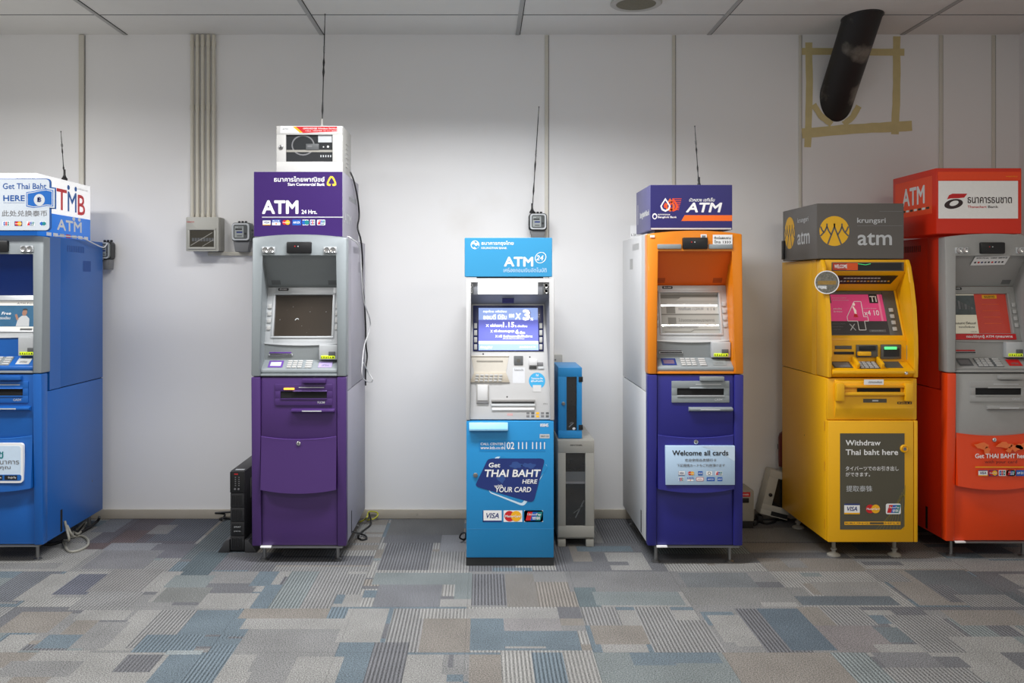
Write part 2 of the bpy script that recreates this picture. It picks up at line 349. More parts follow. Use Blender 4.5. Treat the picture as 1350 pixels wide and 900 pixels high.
pt(900, [(0, 280, 285, 340, (120, 125, 128)), (0, 500, 340, 410, (138, 138, 135)), (310, 450, 400, 420, LGc), (450, 850, 375, 415, (102, 112, 120)), (520, 800, 320, 375, (154, 152, 147)), (850, 1090, 280, 410, (158, 150, 140)), (740, 880, 275, 320, Gc, .8), (950, 1200, 275, 370, (106, 112, 117)), (1000, 1100, 330, 400, DGc, .9), (1200, 1320, 300, 350, DGc), (1100, 1310, 370, 420, Gc, .9), (1290, 1350, 360, 410, (100, 108, 114)),
  (0, 130, 470, 600, Gc, .9), (130, 330, 450, 560, LGc), (270, 450, 425, 600, DGc, .9), (360, 560, 425, 590, (93, 110, 124)), (480, 600, 420, 490, TPc), (580, 740, 420, 490, Gc, .9), (560, 800, 490, 600, (143, 134, 134)), (780, 920, 500, 560, (110, 121, 127)), (880, 1100, 450, 600, Gc, .9), (1050, 1350, 430, 490, (154, 145, 135)), (1100, 1350, 540, 600, LGc), (760, 950, 565, 605, LGc),
  (0, 140, 600, 640, BLc), (0, 200, 640, 730, TLc), (200, 650, 600, 730, TPc), (640, 800, 600, 730, TLc, .9), (780, 1000, 600, 660, (128, 128, 132)), (820, 1180, 660, 730, Gc, .9), (1150, 1350, 600, 730, LGc)])
def carpet():
    random.seed(7)
    X0, X1, Y0, Y1, C = -4.57, 3.43, 2.54, 5.74, .02
    X1 = RIGHT + .12; Y1 = WALL + .1
    nx = int(round((X1 - X0) / C)); ny = int(round((Y1 - Y0) / C))
    grid = [[None] * nx for _ in range(ny)]
    pal = [LGc, Gc, DGc, BLc, TLc, TPc, Gc, LGc, DGc]
    def fill(xa, xb, ya, yb, c, s):
        for j in range(max(0, int(round((ya - Y0) / C))), min(ny, int(round((yb - Y0) / C)))):
            row = grid[j]
            for i in range(max(0, int(round((xa - X0) / C))), min(nx, int(round((xb - X0) / C)))): row[i] = (c, s)
    for tx in range(-10, 8):
        for ty in range(0, 8):
            ax, ay = -.07 + tx * .5, 2.54 + ty * .5
            fill(ax, ax + .5, ay, ay + .5, random.choice(pal), random.choice((0, 0, .7)))
            for _ in range(5):
                wx, wy = random.choice((.1, .2, .3, .5)), random.choice((.06, .1, .16, .3))
                ox, oy = random.uniform(0, .5 - wx), random.uniform(0, .5 - wy)
                fill(ax + ox, ax + ox + wx, ay + oy, ay + oy + wy, random.choice(pal), random.choice((0, 0, 0, .8)))
    for x0, x1, y0, y1, c, s in PATCH:
        ya, yb = CAM_Z * FOC / (y1 - VY), CAM_Z * FOC / (y0 - VY); ym = CAM_Z * FOC / ((y0 + y1) / 2 - VY)
        fill((x0 - VX) * ym / FOC, (x1 - VX) * ym / FOC, ya, yb, c, s)
    V = [(X0 + i * C, Y0 + j * C, 0) for j in range(ny + 1) for i in range(nx + 1)]
    F = []; colr = []
    for j in range(ny):
        for i in range(nx):
            a = j * (nx + 1) + i; F.append((a, a + 1, a + nx + 2, a + nx + 1)); c, s = grid[j][i] or (Gc, 0)
            mx_ = sum(c) / 3; kk = .66 if mx_ > 128 else .82; c = tuple(CK * (128 + (v - 128) * kk * .84 + (mx_ - 128) * kk * .16) for v in c); colr += [*lin(c), s] * 4
    # plain stretch under and behind the photographer
    k = len(V); V += [(X0, -.8, 0), (X1, -.8, 0), (X1, Y0, 0), (X0, Y0, 0)]; F.append((k, k + 1, k + 2, k + 3)); colr += [*lin(Gc), 0] * 4
    me = bpy.data.meshes.new('floor'); me.from_pydata(V, [], F)
    at_ = me.color_attributes.new('weave', 'FLOAT_COLOR', 'CORNER'); at_.data.foreach_set('color', colr)
    me.materials.append(carpet_material()); o = bpy.data.objects.new('floor', me); COL.objects.link(o); struct(o)
carpet()

# ------------------------------------------------------------------ cash machine of the hooded kind (four of them)
def sign_matrix(side, x, yfront):
    """local frame of a sign's side panel: u runs left to right as one looks at it, y- is outward"""
    if side > 0: return Matrix(((0, -1, 0, x), (1, 0, 0, yfront), (0, 0, 1, 0), (0, 0, 0, 1)))
    return Matrix(((0, 1, 0, x), (-1, 0, 0, yfront), (0, 0, 1, 0), (0, 0, 0, 1)))
W = .243; AW = .196
def hooded_machine(label, cx, Y0, lv, C, side, screen, slotplate=None, chrome=True):
    root = thing('cash_machine', label, 'cash machine'); u = Unit(root, cx, Y0)
    zt, za, zh, zb, zf, za1, za2, zbot = (u.z(lv['top']), u.z(lv['alc'], .02), u.z(lv['hood'], .165), u.z(lv['bez'], .09), u.z(lv['fas']), u.z(lv['arc1']), u.z(lv['arc2']), u.z(lv['bot'], .015))
    u.lv = dict(zt=zt, za=za, zh=zh, zb=zb, zf=zf, za1=za1, za2=za2, zbot=zbot)
    YB = lv.get('back', 5.46) - Y0
    # body
    b = MB(); zs = .875
    b.box(-.238, .238, .225, YB, zs + .002, zt - .012, C['body'], .004)
    for s in (-1, 1): b.box(min(s * .238, s * .212), max(s * .238, s * .212), .1005, .2248, zs + .002, zt - .012, C['body'])
    b.box(-.2115, .2115, .1005, .2248, zt - .022, zt - .012, C['body'])
    b.box(-.238, .238, .06, YB, zbot, zs - .002, C['body'], .004)
    b.box(-.232, .232, .23, YB - .01, zs - .01, zs + .01, DARK)
    xo = side * .2386
    b.M = sign_matrix(side, xo, 0)
    sg = 1 if side > 0 else -1
    def su(y): return y * sg
    for k in range(10): b.rect(min(su(.30 + k * .022), su(.312 + k * .022)), max(su(.30 + k * .022), su(.312 + k * .022)), zt - .085, zt - .05, 0, C['vent'])
    b.rect(min(su(.50), su(.60)), max(su(.50), su(.60)), zt - .19, zt - .13, 0, C['vent'])
    b.rect(min(su(.22), su(.245)), max(su(.22), su(.245)), zbot + .01, zbot + .13, 0, DARK)
    b.poly(circ(su(.62), zbot + .2, .006, n=10), 0, GREYD)
    b.M = Matrix.Identity(4)
    b.build('body', root)
    # upper fascia frame, arched on top
    b = MB(); n = 13
    arch = [(-W + 2 * W * i / (n - 1), zt - .017 * (abs(2 * i / (n - 1) - 1)) ** 2) for i in range(n)]
    P = [(-W, zf)] + arch + [(W, zf), (AW, zf), (AW, za), (-AW, za), (-AW, zf)]
    b.prism(P, 0, .10, C['frame'], .007, 2)
    for i, v in enumerate(b.v):
        if v.y < .05: b.v[i] = Vector((v.x, v.y + .028 * max(0, (v.z - zf)) / (zt - zf), v.z))
    b.box(-AW - .001, AW + .001, .006, .05, zf, zf + .012, C['frame'], .003)
    b.build('fascia', root)
    # alcove: side cheeks and hood
    for s in (-1, 1):
        b = MB(); b.prism_x([(.03, zf), (.03, za + .01), (.215, za + .01), (.215, zf)], s * (AW - .0012), s * (AW + .012), C['cheek']); b.build('alcove_cheek', root)
    b = MB(); b.slab([(-AW, .045, za), (AW, .045, za), (AW, .175, zh), (-AW, .175, zh)], .01, C['hood'])
    nrm = Vector((0, zh - za, -.13)).normalized()
    for s in (-1, 1):
        for k in range(5):
            t = .80 + .028 * k; yy = .045 + .13 * t; zz = za + (zh - za) * t
            b.add([(s * .15 - .024, yy - .0012, zz + .0015), (s * .15 + .024, yy - .0012, zz + .0015), (s * .15 + .024, yy + .0012, zz - .002), (s * .15 - .024, yy + .0012, zz - .002)], [(0, 1, 2, 3)], C['hvent'])
    b.build('hood', root)
    # camera window and lamp clusters over the alcove
    yl = .021
    b = MB(); b.box(-.064, .064, yl - .012, yl + .03, za + .003, za + .062, BLACK, .006); b.poly(circ(-.02, za + .038, .003, n=8), yl - .0135, RED); b.poly(circ(-.004, za + .038, .003, n=8), yl - .0135, LGREYP)
    b.build('camera', root)
    for s in (-1, 1):
        b = MB(); x0, x1 = sorted((s * (.125 if chrome else .07), s * .192))
        b.box(x0, x1, yl - .004, yl + .02, za + .004, za + (.036 if chrome else .028), C.get('lampbox', SILVERB), .003)
        if chrome:
            for k in range(2): b.lathe([(.0155, 0), (.014, .004), (.008, .001), (0.0005, -.001)], (x0 + .018 + k * .031, yl - .0045, za + .020), CHROME, 14, '-y')
        b.build('lamp_cluster', root)
    # bezel and screen on the slanted plane
    v = Vector((0, .165 - .09, zh - zb)); H = v.length; v.normalize()
    M = Matrix(((1, 0, 0, 0), (0, v.z, v.y, .09), (0, -v.y, v.z, zb), (0, 0, 0, 1)))
    sx, s0, s1 = .152, H * .13, H * .865
    b = MB(); b.M = M
    b.box(-AW, -sx, 0, .03, 0, H, C['bezel'], .003); b.box(sx, AW, 0, .03, 0, H, C['bezel'], .003)
    b.box(-sx - .002, sx + .002, 0, .03, 0, s0, C['bezel'], .003); b.box(-sx - .002, sx + .002, 0, .03, s1, H, C['bezel'], .003)
    bow = [(-AW, .004)] + [(-AW + 2 * AW * i / 10, -.010 * (1 - (i / 5 - 1) ** 2)) for i in range(11)] + [(AW, .004)]
    b.prism(bow, -.004, .012, C['bezel'])
    for a, c in (((-sx - .012, s0 - .01), (sx + .012, s0)), ((-sx - .012, s1), (sx + .012, s1 + .01)), ((-sx - .012, s0), (-sx, s1)), ((sx, s0), (sx + .012, s1))):
        b.box(a[0], c[0], -.006, .004, a[1], c[1], C['bezel'], .002)
    b.poly(rrect(-.14, -.085, H * .935, H * .985, .004), -.001, BLACKP); b.text('PROCASH', -.132, -.093, H * .95, H * .972, -.0016, WHITE, .02, .2, 1)
    b.build('bezel', root)
    b = MB(); b.M = M; screen(b, -sx, sx, s0, s1, .012); b.build('screen', root)
    for s in (-1, 1):
        for k in range(4):
            b = MB(); b.M = M; x0 = s * .178
            z0 = H * (.24 + .125 * k); b.box(x0 - .010, x0 + .010, -.007, .002, z0, z0 + H * .075, KEY, .002); b.build('function_key', root)
    # card reader wall and shelf
    zsb, zsf = u.z(lv['shelf'], .09), u.z(lv['lip'], .01)
    b = MB(); b.box(-AW, AW, .09, .12, zsb - .01, zb + .004, C['reader'])
    b.box(-.168, -.055, .082, .091, zsb + .034, zsb + .040, C.get('accent', GREYP), .001); b.box(-.172, -.048, .084, .091, zsb + .020, zsb + .031, SILVERB, .002)
    b.box(-.165, -.052, .0825, .085, zsb + .023, zsb + .0285, DARK)
    b.build('card_reader', root)
    b = MB(); b.box(.095, .192, .055, .091, zsb + .002, zb - .004, SILVERB, .004); b.box(.145, .18, .050, .056, zsb + .022, zsb + .045, GREYD, .002)
    random.seed(3)
    b.box(.105, .178, .049, .0555, zsb + .008, zsb + .024, GREEN, .002)
    for k in range(6): b.rect(.108 + k * .0115, .108 + k * .0115 + random.uniform(.003, .007), zsb + .011, zsb + random.uniform(.017, .022), .0485, BLACKP)
    b.build('anti_skimming_cover', root)
    vs = Vector((0, .085 - .012, zsb - zsf)); HS = vs.length; vs.normalize()
    MS = Matrix(((1, 0, 0, 0), (0, vs.z, vs.y, .012), (0, -vs.y, vs.z, zsf), (0, 0, 0, 1)))
    b = MB(); b.prism_x([(.012, zsf), (.09, zsb), (.09, zf + .004), (.02, zf + .004), (.010, zf + .022)], -AW + .001, AW - .001, C['shelf'], .002); b.build('keypad_shelf', root)
    b = MB(); b.M = MS
    b.rect(-.072, .065, HS * .1, HS * .92, -.0008, C['padbase'])
    for r_ in range(4):
        for c_ in range(4):
            x0 = -.066 + c_ * .027 + (.012 if c_ == 3 else 0); wd = .022 if c_ < 3 else .034
            z0 = HS * (.14 + .2 * r_); b.box(x0, x0 + wd, -.005, 0, z0, z0 + HS * .15, KEY, .001)
    b.build('keypad', root)
    b = MB(); b.M = MS
    b.rect(-.165, -.09, HS * .2, HS * .9, -.001, C.get('stick', GREYP)); b.rect(-.155, -.1, HS * .35, HS * .75, -.0015, C.get('stick2', LGREYP))
    b.build('shelf_sticker', root); b = MB(); b.M = MS
    b.rect(.095, .165, HS * .2, HS * .8, -.001, C.get('stick3', LGREYP)); b.text('OPTEVA', .11, .15, HS * .3, HS * .5, -.0016, GREYP, .02, 0, 1)
    b.build('envelope_guide', root)
    # lower front
    for s in (-1, 1):
        b = MB(); x0, x1 = sorted((s * AW, s * W)); b.prism_x([(0, zf - .004), (.07, zf - .004), (.07, zbot), (.018, zbot)], x0, x1, C['pillar'], .006); b.build('pillar', root)
    b = MB(); b.box(-AW + .002, AW - .002, .012, .06, za1 - .03, zf - .006, C['panel'], .003)
    b.box(-AW - .002, AW + .002, .03, .062, zbot, zf - .004, DARK)
    b.build('upper_panel', root)
    b = MB(); b.box(-AW + .002, AW - .002, .028, .06, zbot + .002, za2 + .03, C['kick'], .003); b.build('kick_panel', root)
    b = MB(); nx, nz = 17, 7; V = []; F = []
    for j in range(nz):
        t = j / (nz - 1)
        for i in range(nx):
            q = 2 * i / (nx - 1) - 1; dz = .016 * (1 - q * q)
            V.append((q * (AW - .003), .010 - .020 * (1 - (1 - t)) ** 1.2 - .006 * (1 - q * q), (za1 - dz) * (1 - t) + (za2 - dz * 1.15) * t))
    for j in range(nz - 1):
        for i in range(nx - 1): a = j * nx + i; F.append((a, a + 1, a + nx + 1, a + nx))
    k = len(V)
    for j, t in ((0, 0), (nz - 1, 1)):
        for i in range(nx): p = V[j * nx + i]; V.append((p[0], .03, p[2]))
    for i in range(nx - 1): F.append((i, i + 1, k + i + 1, k + i)); a = (nz - 1) * nx; F.append((a + i, a + i + 1, k + nx + i + 1, k + nx + i))
    for sd in (0, nx - 1):
        for j in range(nz - 1):
            a = j * nx + sd; k2 = len(V); V += [(V[a][0], .03, V[a][2]), (V[a + nx][0], .03, V[a + nx][2])]; F.append((a, a + nx, k2 + 1, k2))
    b.add(V, F, C['door'])
    b.line([(V[i][0], V[i][2] - .0005) for i in range(nx)], .002, -.0005 + .0085 - .006, C.get('edge', C['door']))
    door = b.build('door', root)
    b = MB(); b.lathe([(.011, 0), (.011, .006), (.008, .008), (.0005, .008)], (0, .004, za1 - .036), CHROME, 16, '-y'); b.rect(-.0012, .0012, za1 - .042, za1 - .03, -.0046, DARK); b.build('lock', door)
    # dispenser, pull tab, receipt lip
    zd = u.z(lv['disp'])
    b = MB(); pm = slotplate or C['panel']
    for x0, x1, z0, z1 in ((-.122, .172, zd + .018, zd + .055), (-.122, .172, zd - .055, zd - .018), (-.122, -.094, zd - .02, zd + .02), (.144, .172, zd - .02, zd + .02)): b.box(x0, x1, .006, .014, z0, z1, pm, .0015)
    b.rect(-.1, .15, zd - .025, zd + .025, .0105, DARK); b.box(-.095, .145, .002, .012, zd - .024, zd - .018, SILVERB if slotplate else pm, .001)
    b.prism_x([(.000, zd + .018), (.012, zd + .030), (.012, zd + .016)], -.03, .145, pm)
    if C.get('led'): b.box(-.076, -.022, .001, .008, zd + .026, zd + .036, LED, .001)
    b.rect(.0, .13, zd + .036, zd + .040, .0054, C.get('dtext', LGREYP)); b.text('9338' if C.get('led') else 'CASH', .095, .135, zd - .045, zd - .033, .0054, C.get('dtext', LGREYP), .02, 0, 1)
    b.build('cash_dispenser', root)
    b = MB(); b.box(.02, .142, -.012, .014, zf - .034, zf - .012, pm, .003); b.build('pull_tab', root)
    zr = u.z(lv['lipbar']); b = MB()
    b.prism_x([(.012, zr + .014), (-.014, zr + .008), (-.014, zr - .002), (.012, zr - .01)], -.036, .186, pm, .002); b.rect(.02, .12, zr, zr + .006, -.0145, LGREYP); b.build('receipt_lip', root)
    b = MB(); b.box(-W + .045, W - .02, .012, .05, zbot - .008, zbot - .0005, STEEL); b.box(-W + .045, -W + .1, .008, .03, zbot - .007, zbot + .001, WHITE, .001); b.build('bottom_rail', root)
    for xf in (-.19, .19):
        for yf in (.07, YB - .08):
            b = MB(); b.lathe([(.022, 0), (.022, .006), (.009, .012), (.009, zbot)], (xf, yf, 0), STEEL, 14); b.build('foot', root)
    return root, u

def sign_box(u, root, px0, px1, py0, py1, ddep, depth, mfront, mside, draw=None, name='sign_box'):
    """lit-box style sign on top of a machine; its front sits ddep behind the machine's front plane"""
    x0, x1, z0, z1 = u.x(px0, ddep), u.x(px1, ddep), u.z(py1, ddep), u.z(py0, ddep)
    b = MB(); b.box(x0, x1, ddep, ddep + depth, z0, z1, mside, .003)
    b.box(x0 + .002, x1 - .002, ddep - .003, ddep + .001, z0 + .002, z1 - .002, mfront)
    if draw: draw(b, x0, x1, z0, z1, ddep - .0036)
    return b.build(name, root)

LV = dict(top=308.5, alc=334.5, hood=378.5, bez=453, shelf=474, lip=487, fas=496, arc1=575, arc2=645, bot=720, disp=520.5, lipbar=542)
# --- purple machine
PURPLE = mat('purple_paint', (70, 41, 104), .42, noise=.03, coat=.1); PURPLEL = mat('purple_edge', (120, 85, 175), .4)
LILAC = mat('lilac_grey_side', (164, 161, 172), .5); LVENT = mat('lilac_vent', (150, 148, 158), .6)
PURPS = mat('purple_sticker', (98, 60, 150), .5)
def off_screen(b, x0, x1, z0, z1, y):
    m = mat('dead_screen', (58, 51, 44), .2, noise=.08, scale=9, coat=.1); b.rect(x0, x1, z0, z1, y, m)
    random.seed(5)
    for _ in range(9):
        x, z = random.uniform(x0 + .02, x1 - .02), random.uniform(z0 + .02, z1 - .05); r = random.uniform(.0006, .0022)
        b.poly(circ(x, z, r * 1.6, r, n=6), y - .0006, GREYP)
    xm = (x0 + x1) / 2; b.line([(xm - .045, z0 + .088), (xm - .038, z0 + .097), (xm - .03, z0 + .098), (xm - .026, z0 + .092)], .004, y - .0008, LGREYP)
Cp = dict(hvent=GREYD, body=LILAC, vent=LVENT, frame=SILVER, cheek=SILVER, hood=GREY, bezel=SILVERB, reader=GREY, shelf=SILVER, padbase=SILVER, pillar=PURPLE, panel=PURPLE, door=PURPLE, kick=PURPLE, edge=PURPLEL, accent=PURPS, stick=PURPS, stick2=LGREYP, stick3=mat('lilac_print', (170, 155, 205), .5), led=True)
scb, us = hooded_machine('silver and purple cash machine with a dark switched-off screen, under the white router cabinet', 393.5, 4.66, LV, Cp, 1, off_screen)
SIGNP = mat('purple_sign_face', (54, 26, 96), .35, emit=.03, noise=.01)
def scb_sign(b, x0, x1, z0, z1, y):
    X = lambda p: us.x(320 + p * .2, .09); Z = lambda p: us.z(150 + p * .2, .09)
    b.text('ธนาคารไทยพาณิชย์', X(207), X(541), Z(448), Z(413), y, WHITE, .025); b.text('Siam Commercial Bank', X(298), X(541), Z(475), Z(455), y, WHITE, .035)
    GO = mat('gold_print', (245, 200, 60), .45)
    b.ring([(X(586 + 33 * p), Z(444 + 33 * q)) for p, q in ((-.25, -1), (.25, -1), (.6, -.5), (.95, .35), (.95, .8), (.6, .95), (-.6, .95), (-.95, .8), (-.95, .35), (-.6, -.5))],
           [(X(586 + 33 * p), Z(444 + 33 * q)) for p, q in ((-.1, -.62), (.1, -.62), (.35, -.2), (.62, .35), (.55, .5), (.3, .55), (-.3, .55), (-.55, .5), (-.62, .35), (-.35, -.2))], y, GO)
    b.rect(X(580), X(592), Z(477), Z(463), y - .0003, SIGNP)
    b.text('ATM', X(128), X(368), Z(660), Z(570), y, WHITE, .055); b.text('24 Hrs.', X(388), X(490), Z(660), Z(632), y, WHITE, .03)
    b.rect(X(128), X(662), Z(684), Z(678), y, LGREYP)
    for k, a, c in (('visa', 133, 184), ('plus', 194, 249), ('mc', 262, 314), ('amex', 328, 385), ('cirrus', 395, 434), ('jcb', 445, 477), ('up', 490, 545)): cards(b, [(k, X(a), X(c), Z(734), Z(698))], y)
    # side lettering, pale on pale
    b.M = sign_matrix(1, x1 + .0008, .09)
    b.text('ธนาคารไทยพาณิชย์', .22, .52, z1 - .13, z1 - .09, 0, LGREYP, .02); b.text('ATM', .05, .3, z0 + .08, z0 + .13, 0, LGREYP, .04); b.M = Matrix.Identity(4)
sign_box(us, scb, 334.5, 452, 226, 312, .09, .60, SIGNP, LILAC, scb_sign)

# --- orange and blue machine
BBLUE = mat('royal_blue_paint', (36, 35, 122), .42, noise=.03, coat=.1); BBLUEL = mat('royal_blue_edge', (85, 85, 190), .4)
BORANGE = mat('orange_paint', (226, 130, 12), .38, noise=.02, coat=.15); BORANGE_SHADE = mat('orange_hood_shade', (228, 104, 16), .4, noise=.02)  # hood is the same orange, its shade painted in as a deeper tone
SIDEW = mat('white_side', (214, 214, 214), .5); SVENT = mat('white_vent', (180, 180, 178), .6)
def grey_screen(b, x0, x1, z0, z1, y):
    m = mat('grey_lcd', (168, 167, 160), .012, noise=.03, scale=12, emit=.06); m2 = mat('lcd_mid', (128, 127, 121), .012); m3 = mat('lcd_light', (195, 194, 187), .012)
    b.rect(x0, x1, z0, z1, y, m); w_, h = x1 - x0, z1 - z0
    f = lambda a, c, d, e, mm, k=1: b.rect(x0 + w_ * a, x0 + w_ * c, z0 + h * d, z0 + h * e, y - .0004 * k, mm)
    f(0, 1, .87, .97, m2); b.poly([(x0 + w_ * .28, z0 + h * .82), (x0 + w_ * .36, z0 + h * .9), (x0 + w_, z0 + h * .9), (x0 + w_, z0 + h * .82)], y - .0006, m3)
    f(.1, .25, .5, .68, m2); f(.26, 1, .5, .68, m3); f(0, 1, .46, .49, m2)
    b.text('ถอนเงินสด 11,500.00', x0 + w_ * .31, x0 + w_ * .74, z0 + h * .57, z0 + h * .65, y - .001, GREYP, .02, 0, 1); b.text('0 1 8', x0 + w_ * .8, x0 + w_ * .94, z0 + h * .57, z0 + h * .64, y - .001, GREYP, .02, 0, 1)
    f(.12, .26, .24, .4, m2); b.text('โปรดตรวจสอบรายการ', x0 + w_ * .3, x0 + w_ * .92, z0 + h * .3, z0 + h * .38, y - .001, m2, .01, 0, 1); b.text('กรุณากดปุ่มเพื่อทำรายการต่อ', x0 + w_ * .1, x0 + w_ * .62, z0 + h * .12, z0 + h * .2, y - .001, GREYP, .01, 0, 1)
    b.line([(x0 + w_ * .05, z0 + h * .05), (x0 + w_ * .5, z0 + h * .05), (x0 + w_ * .56, z0 + h * .1), (x1, z0 + h * .1)], .003, y - .001, m2)
Cb = dict(hvent=mat('burnt_orange', (150, 60, 12), .6), body=SIDEW, vent=SVENT, frame=BORANGE, cheek=BORANGE, hood=BORANGE_SHADE, bezel=SILVERB, reader=GREY, shelf=SILVER, padbase=GREY, pillar=BBLUE, panel=BBLUE, door=BBLUE, kick=BBLUE, edge=BBLUEL, stick=NAVY, stick2=mat('mauve_print', (110, 90, 110), .5), stick3=GREY, lampbox=SILVER)
LVB = dict(LV, top=303.5, alc=329, hood=376, bez=449, shelf=471, lip=484, fas=493, arc1=573, arc2=644, bot=719.5, disp=516.5, lipbar=540, back=5.5)
bbl, ub = hooded_machine('orange and royal blue cash machine with white side and a Welcome all cards sticker', 917.5, 4.63, LVB, Cb, -1, grey_screen, slotplate=SILVER, chrome=False)
SIGNB = mat('navy_sign_face', (40, 37, 102), .35, emit=.05, noise=.01)
def bbl_sign(b, x0, x1, z0, z1, y):
    X = lambda p: ub.x(820 + p * .2, .09); Z = lambda p: ub.z(150 + p * .2, .09)
    OR = mat('flame_orange', (240, 80, 30), .5)
    for i, px in enumerate((338, 316)):
        b.ring([(X(px + 34 * p), Z(600 + 44 * q)) for p, q in ((0, -1), (.6, -.3), (.95, .2), (.7, .75), (0, 1), (-.7, .75), (-.95, .2), (-.6, -.3))],
               [(X(px + 20 * p), Z(602 + 28 * q)) for p, q in ((0, -1), (.6, -.3), (.95, .2), (.7, .75), (0, 1), (-.7, .75), (-.95, .2), (-.6, -.3))], y, OR if i == 0 else ORANGEP)
    for k in range(7): b.rect(X(330), X(392 - k * 3), Z(562 + k * 12), Z(558 + k * 12), y - .0002, OR)
    b.ring([(X(285 + 35 * p), Z(600 + 46 * q)) for p, q in ((0, -1), (.6, -.3), (.98, .2), (.7, .75), (0, 1), (-.7, .75), (-.98, .2), (-.6, -.3))],
           [(X(285 + 24 * p), Z(602 + 32 * q)) for p, q in ((0, -1), (.6, -.3), (.98, .2), (.7, .75), (0, 1), (-.7, .75), (-.98, .2), (-.6, -.3))], y - .0005, WHITE)
    b.poly([(X(285 + 13 * p), Z(604 + 20 * q)) for p, q in ((0, -1), (.8, 0), (.6, .8), (-.6, .8), (-.8, 0))], y - .0005, OR)
    b.text('บัวหลวง เอทีเอ็ม', X(441), X(613), Z(578), Z(553), y, WHITE, .02, .2); b.text('ATM', X(420), X(660), Z(650), Z(585), y, WHITE, .055, .25)
    b.poly([(X(390), Z(706)), (X(412), Z(668)), (X(725), Z(668)), (X(725), Z(706))], y, ORANGEP)
    b.ring(circ(X(215), Z(675), .013, .016, 12), circ(X(215), Z(677), .008, .010, 12), y, WHITE)
    b.text('ธนาคารกรุงเทพ', X(236), X(316), Z(672), Z(660), y, WHITE, .02, 0, 2); b.text('Bangkok Bank', X(236), X(360), Z(691), Z(674), y, WHITE, .035, 0, 2)
    b.rect(X(190), X(720), Z(762), Z(752), y, LGREYP)
    b.M = sign_matrix(-1, x0 - .0008, .09 + .42)
    b.text('ธนาคารกรุงเทพ', .12, .32, z1 - .16, z1 - .13, 0, WHITE, .02); b.text('Bangkok Bank', .12, .40, z0 + .07, z0 + .11, 0, WHITE, .03); b.rect(.05, .06, z0 + .05, z0 + .16, 0, WHITE)
    b.M = Matrix.Identity(4)
NAVYS = mat('navy_sign_side', (96, 94, 140), .45)
sign_box(ub, bbl, 857, 965.5, 243.5, 303, .09, .42, SIGNB, NAVYS, bbl_sign)
b = MB(); b.box(-.19, .16, .11, .5, ub.lv['zt'] - .012, ub.z(303.5, .09) - .001, BLACK)
b.build('sign_stand', bbl)
b = MB(); z0 = ub.lv['zt'] - .0118; x0, x1 = ub.x(831, .74), ub.x(840, .74); b.box(x0, x1, .74, .743, z0, z0 + .085, WHITE); b.text('L 20', x0 + .006, x1 - .006, z0 + .022, z0 + .036, .7394, GREYD, .03, 0, 1); b.build('paper_tag', bbl, 'small white paper tag standing at the rear corner')
b = MB(); zt = ub.lv['zt']
b.rect(ub.x(941), ub.x(967), ub.z(322), ub.z(309), .0205, WHITE); b.text('ติดต่อสอบถาม', ub.x(943), ub.x(965), ub.z(315), ub.z(311), .020, BLACKP, .03, 0, 1); b.text('โทร 1333', ub.x(943), ub.x(965), ub.z(320.5), ub.z(316.5), .020, BLACKP, .03, 0, 1)
b.build('notice_sticker', bbl, 'small white notice right of the camera'); b = MB()
b.rect(ub.x(925), ub.x(933), ub.z(314.5), ub.z(308.5), .0205, WHITE); b.rect(ub.x(926.5), ub.x(931.5), ub.z(313), ub.z(310), .020, GREYP)
b.build('code_sticker', bbl); b = MB(); b.rect(ub.x(858), ub.x(864), ub.z(312.5), ub.z(309.5), .0215, WHITE); b.build('corner_sticker', bbl)
SKY = mat('pale_blue_sticker', (186, 212, 236), .4, noise=.02); SKY2 = mat('paler_blue', (205, 224, 242), .4)
b = MB(); X = lambda p: ub.x(870 + p * .17766); Z = lambda p: ub.z(490 + p * .17766); y = -.0185
b.box(X(38), X(549), y, .004, Z(833), Z(545), SKY, .001)
b.poly([(X(300), Z(546)), (X(548), Z(546)), (X(548), Z(660)), (X(430), Z(590))], y - .0005, SKY2)
y -= .0012
b.text('Welcome all cards', X(85), X(500), Z(615), Z(577), y, BLACKP, .035); b.text('欢迎使用各类银行卡', X(178), X(412), Z(660), Z(638), y, GREYP, .01, 0, 2); b.text('下記提携カードもご利用頂けます', X(120), X(475), Z(699), Z(677), y, GREYP, .01, 0, 2)
for k, a, c in (('visab', 130, 178), ('mc', 200, 250), ('amex', 276, 310), ('ring', 338, 380), ('up', 404, 456)): cards(b, [(k, X(a), X(c), Z(762), Z(731))], y)
for k, a, c in (('jcb', 132, 170), ('plus', 196, 242), ('redo', 262, 318), ('amex', 340, 399), ('amex', 420, 456)): cards(b, [(k, X(a), X(c), Z(804), Z(776))], y)
b.build('welcome_sticker', bbl)

